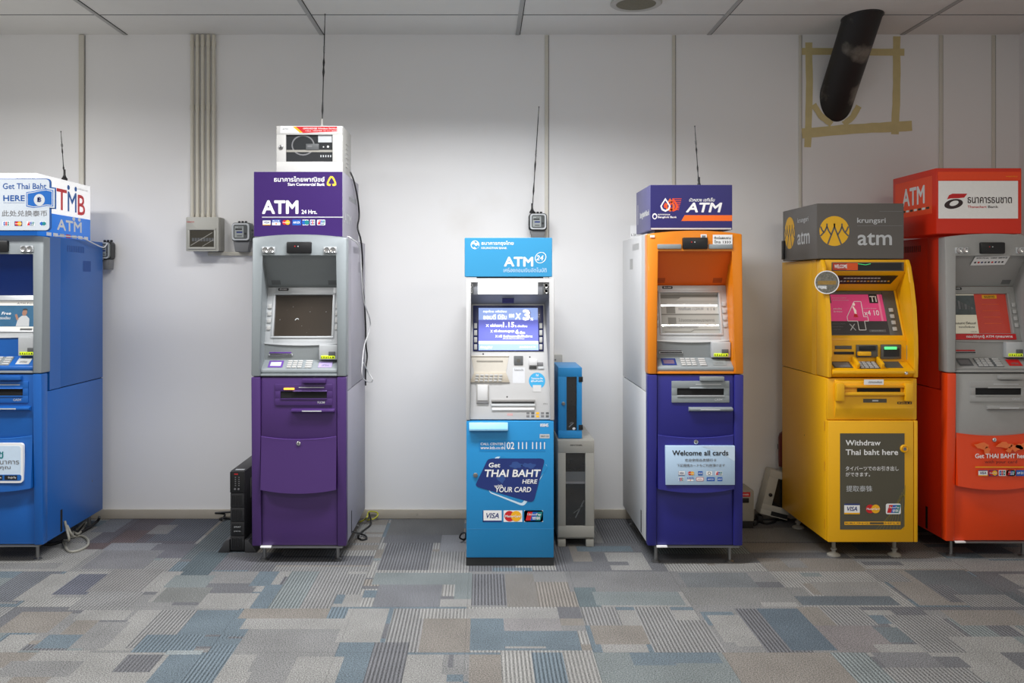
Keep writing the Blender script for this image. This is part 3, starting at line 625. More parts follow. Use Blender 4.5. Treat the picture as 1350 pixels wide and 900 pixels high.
# --- bright blue machine at the left edge
TBLUE = mat('bright_blue_paint', (20, 92, 172), .40, noise=.03, coat=.1, wear=((90, 130, 190), 14, .80)); TBLUEL = mat('bright_blue_edge', (60, 130, 215), .4); TBLUED = mat('deep_blue_hood', (14, 52, 130), .4); TVENT = mat('blue_vent', (22, 74, 150), .6)
def tmb_screen(b, x0, x1, z0, z1, y):
    w_, h = x1 - x0, z1 - z0
    b.rect(x0, x1, z0, z1, y, mat('lcd_cream', (215, 212, 205), .2, emit=.35, coat=.3))
    b.rect(x0, x1, z0 + h * .16, z0 + h * .86, y - .0006, mat('lcd_teal', (50, 92, 122), .2, emit=.35, noise=.25, scale=22, coat=.3))
    yy = y - .0012; xm = x0 + w_ * .78
    b.poly([(xm - .035, z0 + h * .17), (xm - .03, z0 + h * .42), (xm - .012, z0 + h * .52), (xm + .012, z0 + h * .52), (xm + .03, z0 + h * .42), (xm + .035, z0 + h * .17)], yy, LGREYP)
    SK = mat('lcd_skin', (150, 110, 90), .3, emit=.2); b.poly(circ(xm, z0 + h * .62, .013, .018, 14), yy, SK); b.poly(circ(xm, z0 + h * .70, .014, .010, 14, 0, 180), yy - .0003, BLACKP)
    b.poly([(xm - .035, z0 + h * .36), (xm - .05, z0 + h * .55), (xm - .04, z0 + h * .58), (xm - .025, z0 + h * .4)], yy, SK)
    b.text('Get Fee Free', x0 + w_ * .05, x0 + w_ * .55, z0 + h * .55, z0 + h * .65, yy, WHITE, .03, .1, 2); b.text('โอนจ่ายไม่มีค่าธรรมเนียม', x0 + w_ * .02, x0 + w_ * .55, z0 + h * .40, z0 + h * .50, yy, WHITE, .01, .1, 2)
    b.text('ATM POOL', x0 + w_ * .62, x1 - w_ * .02, z0 + h * .9, z0 + h * .96, yy, GREYP, .01, 0, 1); b.rect(x0 + w_ * .75, x1 - w_ * .04, z0 + h * .03, z0 + h * .1, yy, GREYD)
Ct = dict(hvent=NAVY, body=TBLUE, vent=TVENT, frame=SILVER, cheek=SILVER, hood=TBLUED, bezel=SILVERB, reader=TBLUE, shelf=TBLUE, padbase=GREY, pillar=TBLUE, panel=TBLUE, door=TBLUE, kick=TBLUE, edge=TBLUEL, accent=LGREYP, stick=GREYD, stick2=GREY, stick3=LGREYP)
LVT = dict(LV, top=307, alc=333, hood=389, bez=443, shelf=469, lip=483, fas=492, arc1=574, arc2=643, bot=718.5, disp=517, lipbar=539, back=5.44)
tmb, ut = hooded_machine('bright blue cash machine at the left end of the row, cut by the picture edge', 0, 4.67, LVT, Ct, 1, tmb_screen)
def shift_unit(root, u, X): u.X = X; root.location.x = X
shift_unit(tmb, ut, -2.506)
TSIGNB = mat('blue_sign_face', (20, 110, 205), .35, emit=.4, noise=.01); TSIGNW = mat('white_sign_face', (240, 240, 240), .35, emit=.5, noise=.01)
TRED = mat('sign_red', (205, 30, 40), .4, emit=.15); TBL = mat('sign_blue', (20, 90, 165), .4, emit=.15)
def tmb_sign():
    x0, x1 = -.24, ut.x(48.5, .01); z0, z1, zm = ut.z(310, .01), ut.z(228, .01), ut.z(278, .01)
    b = MB(); b.box(x0, x1, .012, .65, z0, zm, TSIGNB, .002); b.box(x0, x1, .012, .65, zm, z1, TSIGNW, .002)
    b.text('ธนาคารทหารไทย', ut.x(22, .01), ut.x(46, .01), z1 - .04, z1 - .02, .0105, GREYP, .0, 0, 2)
    b.M = sign_matrix(1, x1 + .0008, .012)
    D = .638
    # frame: u from 0 (front) to D (back)
    b.text('T', .215, .335, 1.835, 1.95, 0, TRED, .02); b.text('M', .345, .455, 1.835, 1.945, 0, TBL, .02); b.text('B', .47, .565, 1.825, 1.94, 0, TRED, .02)
    b.poly(circ(.355, 1.967, .016, .014, 12), 0, TBL); b.poly(circ(.445, 1.967, .016, .014, 12), 0, TBL)
    b.text('ATM', .22, .52, 1.725, 1.785, 0, WHITE, .06); b.poly(circ(.42, 1.798, .018, .011, 12), 0, WHITE); b.poly(circ(.49, 1.798, .018, .011, 12), 0, WHITE)
    for k, m in enumerate((WHITE, WHITE, LGREYP, RED, LGREYP, WHITE, WHITE)): b.rect(.10 + k * .075, .155 + k * .075, 1.688, 1.706, -.0003, m)
    b.text('tmbbank.com', .47, .60, 1.968, 1.978, 0, GREYP, .0, 0, 1)
    b.M = Matrix.Identity(4); b.build('sign_box', tmb)
    # placard fixed on the front of the sign
    PL = mat('frosted_placard', (196, 204, 212), .25, coat=.3, noise=.02); PB = mat('placard_border', (24, 80, 150), .4)
    y0 = -.03; X = lambda p: ut.x(p * .12218, y0); Z = lambda p: ut.z(220 + p * .12222, y0)
    b = MB(); b.prism(rrect(X(-340), X(545), Z(690), Z(124), .02), y0 + .004, y0 + .012, PB)
    b.prism(rrect(X(-330), X(532), Z(682), Z(132), .018), y0, y0 + .005, PL)
    def note(g, y, m):
        P = [(X(300 - g), Z(288 - g)), (X(360), Z(278 - g)), (X(430), Z(262 - g)), (X(500), Z(252 - g)), (X(560 + g), Z(268 - g)), (X(560 + g), Z(410 + g)), (X(500), Z(404 + g)), (X(430), Z(418 + g)), (X(360), Z(426 + g)), (X(300 - g), Z(410 + g))]
        b.poly(P, y, m)
    note(44, y0 + .0035, PB)
    note(32, y0 - .0006, PL); note(16, y0 - .0010, TBL); note(8, y0 - .0013, LGREYP); note(0, y0 - .0016, TBL)
    b.poly(circ(X(426), Z(355), .028, .030, 20), y0 - .002, LGREYP); b.text('฿', X(404), X(448), Z(385), Z(322), y0 - .0024, NAVY, .03)
    b.text('Get Thai Baht', X(32), X(500), Z(238), Z(175), y0 - .001, PB, .012); b.text('HERE', X(36), X(268), Z(368), Z(305), y0 - .001, PB, .035)
    b.text('此处兑换泰币', X(20), X(510), Z(532), Z(468), y0 - .001, GREYP, .008)
    b.line([(X(36), Z(386)), (X(268), Z(386))], .001, y0 - .001, PB)
    for k, a, c in (('jcb', 30, 108), ('mcn', 158, 240), ('up', 288, 376), ('cirrus', 432, 496)): cards(b, [(k, X(a), X(c), Z(636), Z(586))], y0 - .001)
    b.build('exchange_placard', tmb, 'pale frosted placard reading Get Thai Baht HERE')
tmb_sign()
b = MB(); y = -.019; X = lambda p: ut.x(p / 3); Z = lambda p: ut.z(440 + p / 3)
b.prism(rrect(X(-300), X(98), Z(586), Z(430), .016), y, .0, WHITE); b.prism(rrect(X(-292), X(90), Z(576), Z(440), .013), y - .001, y, SKY2); b.prism(rrect(X(-292), X(92), Z(577), Z(553), .01), y - .0014, y, TBL)
b.text('ทีเอ็มบี ทัช', X(-150), X(22), Z(490), Z(448), y - .002, TEAL, .02); b.text('ใช้ง่ายเหมือนมีธนาคาร', X(-190), X(84), Z(512), Z(490), y - .002, GREYP, .01); b.text('อยู่ในมือคุณ', X(-90), X(50), Z(535), Z(515), y - .002, GREYP, .01)
for a, c in ((-60, 18), (26, 76)): b.rect(X(a), X(c), Z(574), Z(556), y - .002, BLACKP); b.text('App Store' if a < 0 else 'Google Play', X(a + 14), X(c - 4), Z(570), Z(560), y - .0024, WHITE, .01, 0, 1)
b.build('app_sticker', tmb, 'white rounded sticker with a blue lower band')

# --- red machine at the right edge
RORANGE = mat('red_orange_paint', (230, 68, 12), .4, noise=.03, coat=.1); RED2 = mat('red_side_paint', (214, 48, 18), .42, noise=.03); RVENT = mat('red_vent', (110, 25, 12), .6); RGREY = mat('mid_grey_panel', (160, 160, 158), .45)
def tha_screen(b, x0, x1, z0, z1, y):
    w_, h = x1 - x0, z1 - z0
    b.rect(x0, x1, z0, z1, y, mat('lcd_red', (168, 52, 38), .15, emit=.25, coat=.3, noise=.06, scale=8))
    xm = x0 + w_ * .44; yy = y - .0006
    b.rect(x0, xm, z0, z1, yy, mat('lcd_paper', (205, 200, 180), .2, emit=.2)); PH = mat('lcd_photo', (70, 78, 78), .2, emit=.1, noise=.5, scale=30)
    b.rect(x0, xm, z0 + h * .48, z1 - h * .03, yy - .0005, PH)
    for k in range(7): b.poly([(x0 + w_ * (.03 + .055 * k), z0 + h * .62), (x0 + w_ * (.07 + .055 * k), z0 + h * .62), (x0 + w_ * (.07 + .055 * k), z0 + h * (.9 - .04 * k)), (x0 + w_ * (.03 + .055 * k), z0 + h * (.92 - .04 * k))], yy - .0009, GREYD if k % 2 else GREYP)
    b.text('บ้านธนชาต รีไฟแนนซ์', x0 + w_ * .02, xm - w_ * .03, z0 + h * .24, z0 + h * .31, yy - .0005, BLACKP, .03, 0, 1); b.text('ดอกเบี้ยพิเศษ', x0 + w_ * .1, xm - w_ * .06, z0 + h * .15, z0 + h * .21, yy - .0005, BLACKP, .02, 0, 1); b.text('1,000,000.-', xm - w_ * .14, xm - w_ * .02, z0 + h * .03, z0 + h * .08, yy - .0005, GREYP, .0, 0, 1)
    b.rect(xm + w_ * .14, xm + w_ * .4, z1 - h * .11, z1 - h * .02, yy, YEL); b.text('ธนชาต', xm + w_ * .18, xm + w_ * .36, z1 - h * .095, z1 - h * .04, yy - .0005, BLACKP, .03, 0, 1)
    for k in range(4): b.rect(xm + w_ * .12, xm + w_ * .42, z0 + h * (.74 - .16 * k), z0 + h * (.748 - .16 * k), yy, ORANGEP)
    BND = mat('lcd_red_band', (215, 50, 35), .2, emit=.35)
    b.rect(x0 - .0, x1 + .0, z0 - .002, z0 + h * .0 + .003, yy - .001, BND)
Cr = dict(hvent=GREYD, body=RED2, vent=RVENT, frame=RGREY, cheek=RGREY, hood=RGREY, bezel=RGREY, reader=RGREY, shelf=RGREY, padbase=GREYD, pillar=RORANGE, panel=RGREY, door=RORANGE, kick=RORANGE, edge=RORANGE, accent=RED, stick=GREYD, stick2=GREYP, stick3=RED)
LVR = dict(LV, top=307.5, alc=335, hood=377.5, bez=449, shelf=471, lip=485, fas=491, arc1=570.5, arc2=640, bot=713.5, disp=516, lipbar=538, back=5.48)
tha, ur = hooded_machine('red-orange and grey cash machine at the right end, cut by the picture edge', 0, 4.73, LVR, Cr, -1, tha_screen)
shift_unit(tha, ur, 2.66)
RSIGN = mat('red_sign_face', (208, 44, 18), .4, emit=.06, noise=.01); RSIGNL = mat('red_sign_panel', (232, 70, 24), .4, emit=.06); RSIGNW = mat('white_sign_panel', (235, 233, 230), .4, emit=.05)
def tha_sign(b, x0, x1, z0, z1, y):
    X = lambda p: ur.x(1170 + p * .3, .04); Z = lambda p: ur.z(210 + p * .3, .04)
    b.rect(X(220), X(584), Z(92), Z(55), y, RSIGNL); b.rect(X(222), X(572), Z(260), Z(95), y, RSIGNW); y -= .0005
    b.poly([(X(260), Z(176)), (X(268), Z(158)), (X(284), Z(151)), (X(349), Z(151)), (X(336), Z(168)), (X(310), Z(171)), (X(275), Z(172))], y, RED)
    BR = mat('brown_black_print', (52, 34, 34), .5)
    b.ring([(X(289 + 41 * math.cos(a)), Z(196 + 21 * math.sin(a) - 6 * math.cos(a))) for a in [i * math.pi / 12 for i in range(24)]], [(X(291 + 20 * math.cos(a)), Z(193 + 11 * math.sin(a) - 5 * math.cos(a))) for a in [i * math.pi / 12 for i in range(24)]], y, BR)
    b.text('ธนาคารธนชาต', X(350), X(545), Z(193), Z(166), y, BR, .03); b.text('Thanachart', X(350), X(434), Z(214), Z(203), y, RED, .03); b.text('Bank', X(440), X(485), Z(214), Z(203), y, BR, .04)
    b.text('www.thanachartbank.co.th', X(518), X(570), Z(78), Z(71), y, YEL, 0, 0, 1)
    b.M = sign_matrix(-1, x0 - .0008, .04 + .5)
    zz = z1 - .015
    b.rect(.03, .46, z0 + .11, zz - .02, 0, RSIGNL)
    b.text('ATM', .12, .38, z0 + .17, z0 + .27, -.0005, WHITE, .04); b.rect(.10, .45, z0 + .135, z0 + .15, -.0005, ORANGEP)
    for k in range(7): b.rect(.12 + k * .046, .155 + k * .046, z0 + .137, z0 + .148, -.0008, WHITE if k % 2 else BR)
    b.M = Matrix.Identity(4)
sign_box(ur, tha, 1234, 1346.5, 221.5, 308, .04, .5, RSIGN, RSIGN, tha_sign)
b = MB(); y = -.0185; X = lambda p: ur.x(1170 + p * .322); Z = lambda p: ur.z(460 + p * .322)
MAPM = mat('pale_orange_map', (240, 120, 60), .5)
random.seed(4)
for cx_, cz_, rx_, rz_ in ((380, 395, 36, 16), (400, 412, 14, 18), (470, 392, 40, 14), (520, 400, 34, 18), (490, 412, 14, 12), (545, 395, 30, 14)):
    b.poly([(X(cx_ + rx_ * random.uniform(.6, 1.1) * math.cos(a)), Z(cz_ + rz_ * random.uniform(.5, 1.1) * math.sin(a))) for a in [i * math.pi / 7 for i in range(14)]], y + .001, MAPM)
b.text('Get THAI BAHT here', X(351), X(566), Z(444), Z(425), y, WHITE, .035); b.text('with your card', X(390), X(522), Z(468), Z(452), y, mat('maroon_print', (90, 20, 15), .5), .01); b.rect(X(351), X(566), Z(482), Z(478), y, YEL)
for k, a, c in (('visa', 364, 402), ('mcn', 407, 442), ('jcb', 447, 476), ('upw', 480, 514), ('amex', 518, 552)): cards(b, [(k, X(a), X(c), Z(516), Z(492))], y - .0004)
b.build('card_sticker', tha, 'pale map and white lettering on the orange flap')
b = MB(); xa, xb = ur.x(1283.5, .06), ur.x(1328.5, .06); hz = .058
b.M = Matrix.Translation((0, .080, ur.lv['za'] - .056)) @ Matrix.Rotation(R(37), 4, 'X') @ Matrix.Rotation(R(-1.5), 4, 'Y')
b.prism([(xa - .006, 0), (xb - .006, 0), (xb + .006, hz), (xa + .004, hz)], 0, .0015, WHITE)
b.text('ATM POOL  CARD SERVICE', xa + .012, xb - .006, hz * .72, hz * .88, -.0006, BLACKP, .04, 0, 1)
for k in range(9): xk = xa + .008 + k * .0178; b.poly(circ(xk + .006, hz * .33, .006, n=8), -.0006, (BLACKP, RED, NAVY, GREYD)[k % 4])
b.build('hood_notice', tha, 'small white notice under the hood')
b = MB(); zb = ur.lv['zb']; zh = ur.lv['zh']
v = Vector((0, .075, zh - zb)); H = v.length; v.normalize()
b.M = Matrix(((1, 0, 0, 0), (0, v.z, v.y, .09), (0, -v.y, v.z, zb), (0, 0, 0, 1)))
b.box(-.185, .165, -.009, -.0065, H * .015, H * .12, RED, .001); b.text('ถอนได้ทุกตู้ ATM ทุกธนาคาร', -.10, .145, H * .035, H * .10, -.0098, WHITE, .03, 0, 2)
b.build('screen_band', tha, 'red band with white lettering under the screen')

# ------------------------------------------------------------------ yellow machine
YELP = mat('yellow_paint', (240, 178, 10), .42, noise=.03, coat=.1); YELD = mat('amber_paint', (228, 160, 8), .45, noise=.02); OLIVE = mat('olive_grey_sign', (84, 80, 66), .45, noise=.02); SMOKE = mat('smoke_grey', (86, 84, 78), .4)
GRSIGN = mat('dark_grey_sign_face', (92, 88, 84), .4, emit=.03, noise=.02); GRSIDE = mat('dark_grey_sign_side', (104, 101, 98), .45)
def yellow_machine():
    root = thing('cash_machine', 'yellow cash machine with dark grey topper and a dark Withdraw Thai baht here panel', 'cash machine')
    u = Unit(root, 1151, 4.72); hw = .235
    zt = u.z(342, .1); zl = u.z(498); zm = u.z(554); zbot = u.z(714.5); YB = 5.44 - 4.72
    b = MB(); b.box(-hw, hw, .23, YB, zl, zt, YELP, .004)
    for s in (-1, 1): b.box(min(s * hw, s * (hw - .02)), max(s * hw, s * (hw - .02)), .1655, .2298, zl, zt, YELP)
    b.box(-hw + .0205, hw - .0205, .1655, .2298, zt - .012, zt, YELP); b.box(-hw, hw, .03, YB, zbot, zl - .003, YELP, .004); b.box(-hw + .006, hw - .006, .235, YB - .01, zl - .01, zl + .004, DARK)
    b.M = sign_matrix(-1, -hw - .0006, 0)
    for z in (zm - .06, zm - .27, zbot + .06): b.rect(-.05, -.035, z, z + .05, -.0003, YELD)
    b.poly(circ(-.34, u.z(575, .3), .004, n=8), 0, DARK)
    b.M = Matrix.Identity(4); b.build('body', root)
    # cheeks with the curved front outline
    prof = [(.165, zt), (.098, zt), (.072, u.z(352, .08)), (.050, u.z(373, .05)), (.020, u.z(405, .02)), (.004, u.z(443)), (0, u.z(470)), (0, zl + .001), (.165, zl + .001)]
    for s in (-1, 1):
        b = MB(); x0, x1 = sorted((s * hw, s * (hw - .022))); b.prism_x(prof, x0, x1, YELP, .006); b.build('cheek', root)
    iw = hw - .022
    b = MB(); b.box(-iw, iw, .098, .165, u.z(358.5, .1), zt - .001, YELP, .004); b.box(u.x(1096, .1), u.x(1191, .1), .092, .1, u.z(357, .1), u.z(345.5, .1), SMOKE, .002)
    y = .0915; b.rect(u.x(1098, .09), u.x(1189, .09), u.z(356, .09), u.z(346.5, .09), y, BLACKP)
    b.rect(u.x(1098, .09), u.x(1131, .09), u.z(356, .09), u.z(346.5, .09), y - .0004, mat('welcome_red', (150, 45, 20), .3, emit=.25)); b.rect(u.x(1116, .09), u.x(1131, .09), u.z(356, .09), u.z(346.5, .09), y - .0006, mat('welcome_orange', (190, 70, 20), .3, emit=.2))
    b.text('WELCOME', u.x(1100, .09), u.x(1117, .09), u.z(353.5, .09), u.z(348.5, .09), y - .001, WHITE, .03, 0, 2); b.line([(u.x(1131, .09), u.z(347.5, .09)), (u.x(1141, .09), u.z(349, .09)), (u.x(1148, .09), u.z(347.5, .09))], .003, y - .001, mat('green_glow', (70, 200, 110), .4, emit=.5))
    b.build('top_display', root)
    zh0, zh1 = u.z(358.5, .1), u.z(383, .21); zb = u.z(449, .09)
    b = MB(); b.slab([(-iw, .10, zh0), (iw, .10, zh0), (iw, .212, zh1), (-iw, .212, zh1)], .01, YELP)
    f = lambda x, t, e=0: (x, .10 + .112 * t - .003 * e, zh0 + (zh1 - zh0) * t - .0012 * e)
    b.add([f(-.17, .62, 1), f(.165, .62, 1), f(.185, .18, 1), f(-.19, .18, 1)], [(0, 1, 2, 3)], BLACKP)
    Mh = Matrix(((1, 0, 0, 0), (0, 0, 0, 0), (0, 0, 0, 0), (0, 0, 0, 1)))
    for k in range(16): b.add([f(-.13 + k * .018, .5, 1.4), f(-.118 + k * .018, .5, 1.4), f(-.118 + k * .018, .44, 1.4), f(-.13 + k * .018, .44, 1.4)], [(0, 1, 2, 3)], LGREYP if k % 3 else YEL)
    for k in range(11): b.add([f(-.1 + k * .018, .34, 1.4), f(-.085 + k * .018, .34, 1.4), f(-.085 + k * .018, .28, 1.4), f(-.1 + k * .018, .28, 1.4)], [(0, 1, 2, 3)], LGREYP)
    b.build('hood', root)
    v = Vector((0, .21 - .09, zh1 - zb)); H = v.length; v.normalize()
    M = Matrix(((1, 0, 0, 0), (0, v.z, v.y, .09), (0, -v.y, v.z, zb), (0, 0, 0, 1)))
    b = MB(); b.M = M; x0s, x1s = -.172, .135; s0, s1 = H * .13, H * .93
    b.box(-iw, x0s, 0, .03, .03, H, SMOKE, .003); b.box(x1s, iw - .01, 0, .03, .03, H, SMOKE, .003); b.box(x0s, x1s, 0, .03, .03, s0, SMOKE, .003); b.box(x0s, x1s, 0, .03, s1, H, SMOKE, .003)
    b.box(-iw, iw, -.004, .03, 0, .03, YELP, .003); b.box(iw - .012, iw, -.003, .03, .0, H, YELP, .002)
    b.build('bezel', root)
    b = MB(); b.M = M; y = .006
    PK = mat('lcd_pink', (188, 60, 106), .2, emit=.38, noise=.03, coat=.2); DK = mat('lcd_dark', (58, 54, 54), .2, emit=.2, coat=.2)
    b.rect(x0s, x1s, s0, s1, y, PK); h = s1 - s0; w_ = x1s - x0s
    b.rect(x0s, x1s, s0, s0 + h * .33, y - .0005, DK); b.rect(x0s, x0s + w_ * .09, s0 + h * .78, s1, y - .0006, DK); b.rect(x0s + w_ * .76, x0s + w_ * .91, s1 - h * .22, s1, y - .0006, BLACKP)
    b.rect(x0s + w_ * .91, x0s + w_ * .945, s0 + h * .33, s1, y - .0006, mat('lcd_pink_pale', (200, 110, 135), .2, emit=.3))
    y -= .001
    b.text('TI', x0s + w_ * .775, x0s + w_ * .89, s1 - h * .19, s1 - h * .04, y, WHITE, .03)
    P4 = [(.32, .33), (.32, .44), (.49, .82), (.61, .82), (.61, .44), (.68, .44), (.68, .33), (.61, .33), (.61, .11), (.49, .11), (.49, .33), (.32, .33)]
    b.line([(x0s + w_ * p, s0 + h * q) for p, q in P4], .0035, y, WHITE)
    b.text('X', x0s + w_ * .33, x0s + w_ * .44, s0 + h * .1, s0 + h * .26, y, LGREYP, .0)
    SK = mat('lcd_figure', (220, 200, 190), .3, emit=.3)
    b.poly([(x0s + w_ * p, s0 + h * q) for p, q in ((.43, .43), (.46, .52), (.455, .62), (.44, .68), (.46, .71), (.475, .66), (.50, .6), (.495, .52), (.515, .42))], y - .0005, SK); b.poly(circ(x0s + w_ * .475, s0 + h * .75, .007, .009, 10), y - .0005, SK); b.poly([(x0s + w_ * p, s0 + h * q) for p, q in ((.43, .43), (.46, .52), (.5, .5), (.515, .42))], y - .0008, RED)
    b.text('x4 10', x0s + w_ * .63, x0s + w_ * .89, s0 + h * .47, s0 + h * .6, y, WHITE, .01); b.text('คะแนนพิเศษ รับสูงสุด', x0s + w_ * .61, x0s + w_ * .86, s0 + h * .63, s0 + h * .66, y, LGREYP, 0, 0, 1)
    b.text('ลงทะเบียน', x0s + w_ * .1, x0s + w_ * .25, s0 + h * .62, s0 + h * .66, y, WHITE, .02, 0, 2); b.text('รับ คะแนน', x0s + w_ * .1, x0s + w_ * .25, s0 + h * .55, s0 + h * .59, y, WHITE, .02, 0, 2)
    b.text('รับคะแนนสะสมพิเศษ', x0s + w_ * .12, x0s + w_ * .36, s0 + h * .9, s0 + h * .93, y, LGREYP, 0, 0, 1); b.text('เมื่อใช้จ่ายผ่านบัตรเครดิต', x0s + w_ * .12, x0s + w_ * .4, s0 + h * .84, s0 + h * .87, y, LGREYP, 0, 0, 1)
    for k in range(3): b.text('กดเลือกบริการ ที่ต้องการ', x0s + w_ * .04, x0s + w_ * (.27 - .05 * k), s0 + h * (.25 - .07 * k), s0 + h * (.28 - .07 * k), y, GREYP, 0, 0, 1)
    b.rect(x0s + w_ * .66, x0s + w_ * .95, s0 + h * .06, s0 + h * .12, y, GREYD); b.text('ดูรายละเอียด', x0s + w_ * .7, x0s + w_ * .9, s0 + h * .075, s0 + h * .105, y - .0005, LGREYP, 0, 0, 1)
    b.build('screen', root)
    for s, xx in ((-1, -.19), (1, .165)):
        for k in range(4):
            b = MB(); b.M = M; z0 = H * (.19 + .125 * k); b.box(xx - .011, xx + .011, -.006, .002, z0, z0 + H * .075, KEY, .002); b.build('function_key', root)
    # reader wall
    zw0 = u.z(478, .08); b = MB(); b.box(-iw, iw, .08, .12, zw0, zb + .002, YELP)
    u.box(b, 1101, 1123, 455.5, 460, .076, .081, SMOKE, .001); u.box(b, 1100, 1126, 463.5, 467, .074, .081, BLACK, .001)
    u.rect(b, 1195, 1203, 455, 474, .0795, mat('pale_sticker', (150, 170, 160), .4))
    b.build('reader_wall', root)
    b = MB(); u.box(b, 1129.5, 1157.5, 454.5, 471, .066, .081, SMOKE, .003); u.box(b, 1133, 1155, 456, 462, .060, .07, BLACK, .003); u.box(b, 1132, 1149, 463.5, 469, .048, .07, YELP, .004); b.build('card_reader', root)
    b = MB(); u.box(b, 1162, 1188.5, 454, 473, .066, .081, SMOKE, .003); u.rect(b, 1165, 1186, 459, 470, .0655, BLACKP); b.box(u.x(1166.5, .06), u.x(1182.5, .06), .060, .068, u.z(460.5, .06), u.z(457, .06), mat('green_led_bar', (90, 230, 130), .4, emit=.9), .001); b.build('cash_tray', root)
    # shelf with three wells and the lip
    zs1, zs0 = u.z(476, .08), u.z(487, .01)
    b = MB(); b.prism_x([(.0, zs0), (.08, zs1), (.08, zl + .002), (.02, zl + .002), (-.012, u.z(492)), (-.012, zs0 - .004)], -iw + .002, iw - .002, YELP, .003)
    b.build('shelf', root)
    vs = Vector((0, .08, zs1 - zs0)); HS = vs.length; vs.normalize(); MS = Matrix(((1, 0, 0, 0), (0, vs.z, vs.y, 0), (0, -vs.y, vs.z, zs0), (0, 0, 0, 1)))
    b = MB(); b.M = MS; b.box(-.082, -.066, -.03, 0, HS * .1, HS, YELP, .005); b.box(.045, .061, -.03, 0, HS * .1, HS, YELP, .005); b.rect(-.066, .045, HS * .1, HS * .95, -.001, SMOKE)
    for r_ in range(4):
        for c_ in range(4): x0 = -.058 + c_ * .025; b.box(x0, x0 + .019, -.006, -.001, HS * (.16 + .19 * r_), HS * (.16 + .19 * r_) + HS * .14, KEY, .001)
    b.build('keypad', root)
    b = MB(); b.M = MS; b.rect(-.195, -.095, HS * .2, HS * .95, -.001, OLIVE); b.rect(-.185, -.105, HS * .3, HS * .85, -.0014, GREYP); b.build('shelf_sticker', root); b = MB(); b.M = MS; b.rect(.075, .165, HS * .2, HS * .95, -.001, SMOKE); b.build('envelope_guide', root)
    b = MB(); b.lathe([(.009, 0), (.009, .005), (.006, .008), (.0005, .008)], (u.x(1193), -.012, u.z(491.5)), CHROME, 14, '-y'); b.build('lock', root)
    # dispenser module
    b = MB(); b.box(-hw + .002, hw - .002, .012, .05, zm + .002, zl - .004, YELP, .004)
    b.prism_x([(.012, zl - .006), (.0, zl - .02), (-.006, u.z(520)), (-.006, u.z(538)), (.012, zm + .004)], u.x(1101), u.x(1205), YELP, .004)
    b.build('dispenser_panel', root)
    b = MB()
    u.box(b, 1103, 1114, 505, 529, -.034, .0, YELP, .006); u.box(b, 1194, 1205, 505, 529, -.034, .0, YELP, .006); u.box(b, 1110, 1198, 508, 511, -.022, .0, YELD, .002); u.box(b, 1110, 1198, 517, 521, -.026, .0, YELP, .002)
    u.rect(b, 1130, 1187, 511.5, 517, -.0075, DARK); u.rect(b, 1138, 1169, 525.5, 530.5, -.0075, OLIVE); u.rect(b, 1150, 1158, 527, 529, -.008, LGREYP)
    u.rect(b, 1139, 1165, 500, 507, -.0235, WHITE); u.text(b, 'บริการถอนเงินสด', 1145, 1163, 502, 505, -.024, GREYP, .01, 0, 1)
    u.rect(b, 1183, 1202, 529.5, 532.5, -.0075, BLACKP); u.text(b, 'K2D4 8', 1184.5, 1201, 530, 532, -.008, YEL, .02, 0, 1)
    b.build('cash_dispenser', root)
    # door with poster
    b = MB(); b.box(-hw + .002, u.x(1204.5), 0, .05, zbot, zm - .002, YELP, .004); b.box(u.x(1205.2), hw - .002, .002, .05, zbot, zm - .002, YELP, .003)
    door = b.build('door', root)
    b = MB(); X = lambda p: u.x(1085 + p * .2664); Z = lambda p: u.z(480 + p * .2667); y = -.0016
    b.prism([(X(84), Z(816)), (X(84), Z(341)), (X(403), Z(341)), (X(403), Z(800)), (X(385), Z(816))], y, .001, OLIVE); y -= .0006
    GL = mat('gold_hairline', (150, 136, 50), .5)
    for k in range(9):
        b.line([(X(262 + k * 17), Z(815)), (X(335 + k * 9), Z(740 - k * 18)), (X(402), Z(640 - k * 4 + k * 6))], .0011, y, GL)
    y -= .0003
    b.text('Withdraw', X(111), X(284), Z(401), Z(374), y, WHITE, .035); b.text('Thai baht here', X(111), X(371), Z(448), Z(420), y, WHITE, .035)
    b.text('タイバーツでのお引き出し', X(111), X(373), Z(526), Z(503), y, WHITE, .008, 0, 2); b.text('ができます。', X(111), X(232), Z(554), Z(533), y, WHITE, .008, 0, 2); b.text('提取泰铢', X(114), X(243), Z(629), Z(599), y, LGREYP, .008, 0, 2)
    for k, a, c in (('visa', 104, 181), ('mc', 210, 282), ('up', 310, 384)): cards(b, [(k, X(a), X(c), Z(740), Z(688))], y)
    b.rect(X(105), X(382), Z(793), Z(777), y, YEL); b.rect(X(232), X(300), Z(790), Z(780), y - .0004, OLIVE); b.text('KRUNGSRI SIMPLE', X(110), X(378), Z(789), Z(781), y - .0006, OLIVE, .0, 0, 1)
    b.build('withdraw_poster', root, 'dark olive poster with white lettering')
    b = MB(); b.lathe([(.021, 0), (.021, .006), (.016, .010), (.012, .006), (.010, .006), (.009, .010), (.0005, .010)], (X(400), -.0016, Z(416)), YELP, 20, '-y'); b.poly(circ(X(400), Z(416), .009, n=14), -.0120, STEEL); b.rect(X(399), X(402), Z(420), Z(411), -.0124, DARK); b.build('lock', door)
    for xf in (-.17, .15):
        for yf in (.09, YB - .09):
            b = MB(); b.lathe([(.034, 0), (.034, .007), (.022, .014), (.010, .018), (.010, .03), (.016, .031), (.016, .04), (.010, .041), (.010, zbot)], (xf, yf, 0), WARMGREY, 16); b.build('foot', root)
    # round sticker at the front corner
    b = MB(); cxs, czs = u.x(1090, .018), u.z(372, .018)
    b.M = Matrix.Translation((cxs, .018, czs)) @ Matrix.Rotation(R(-14), 4, 'Z')
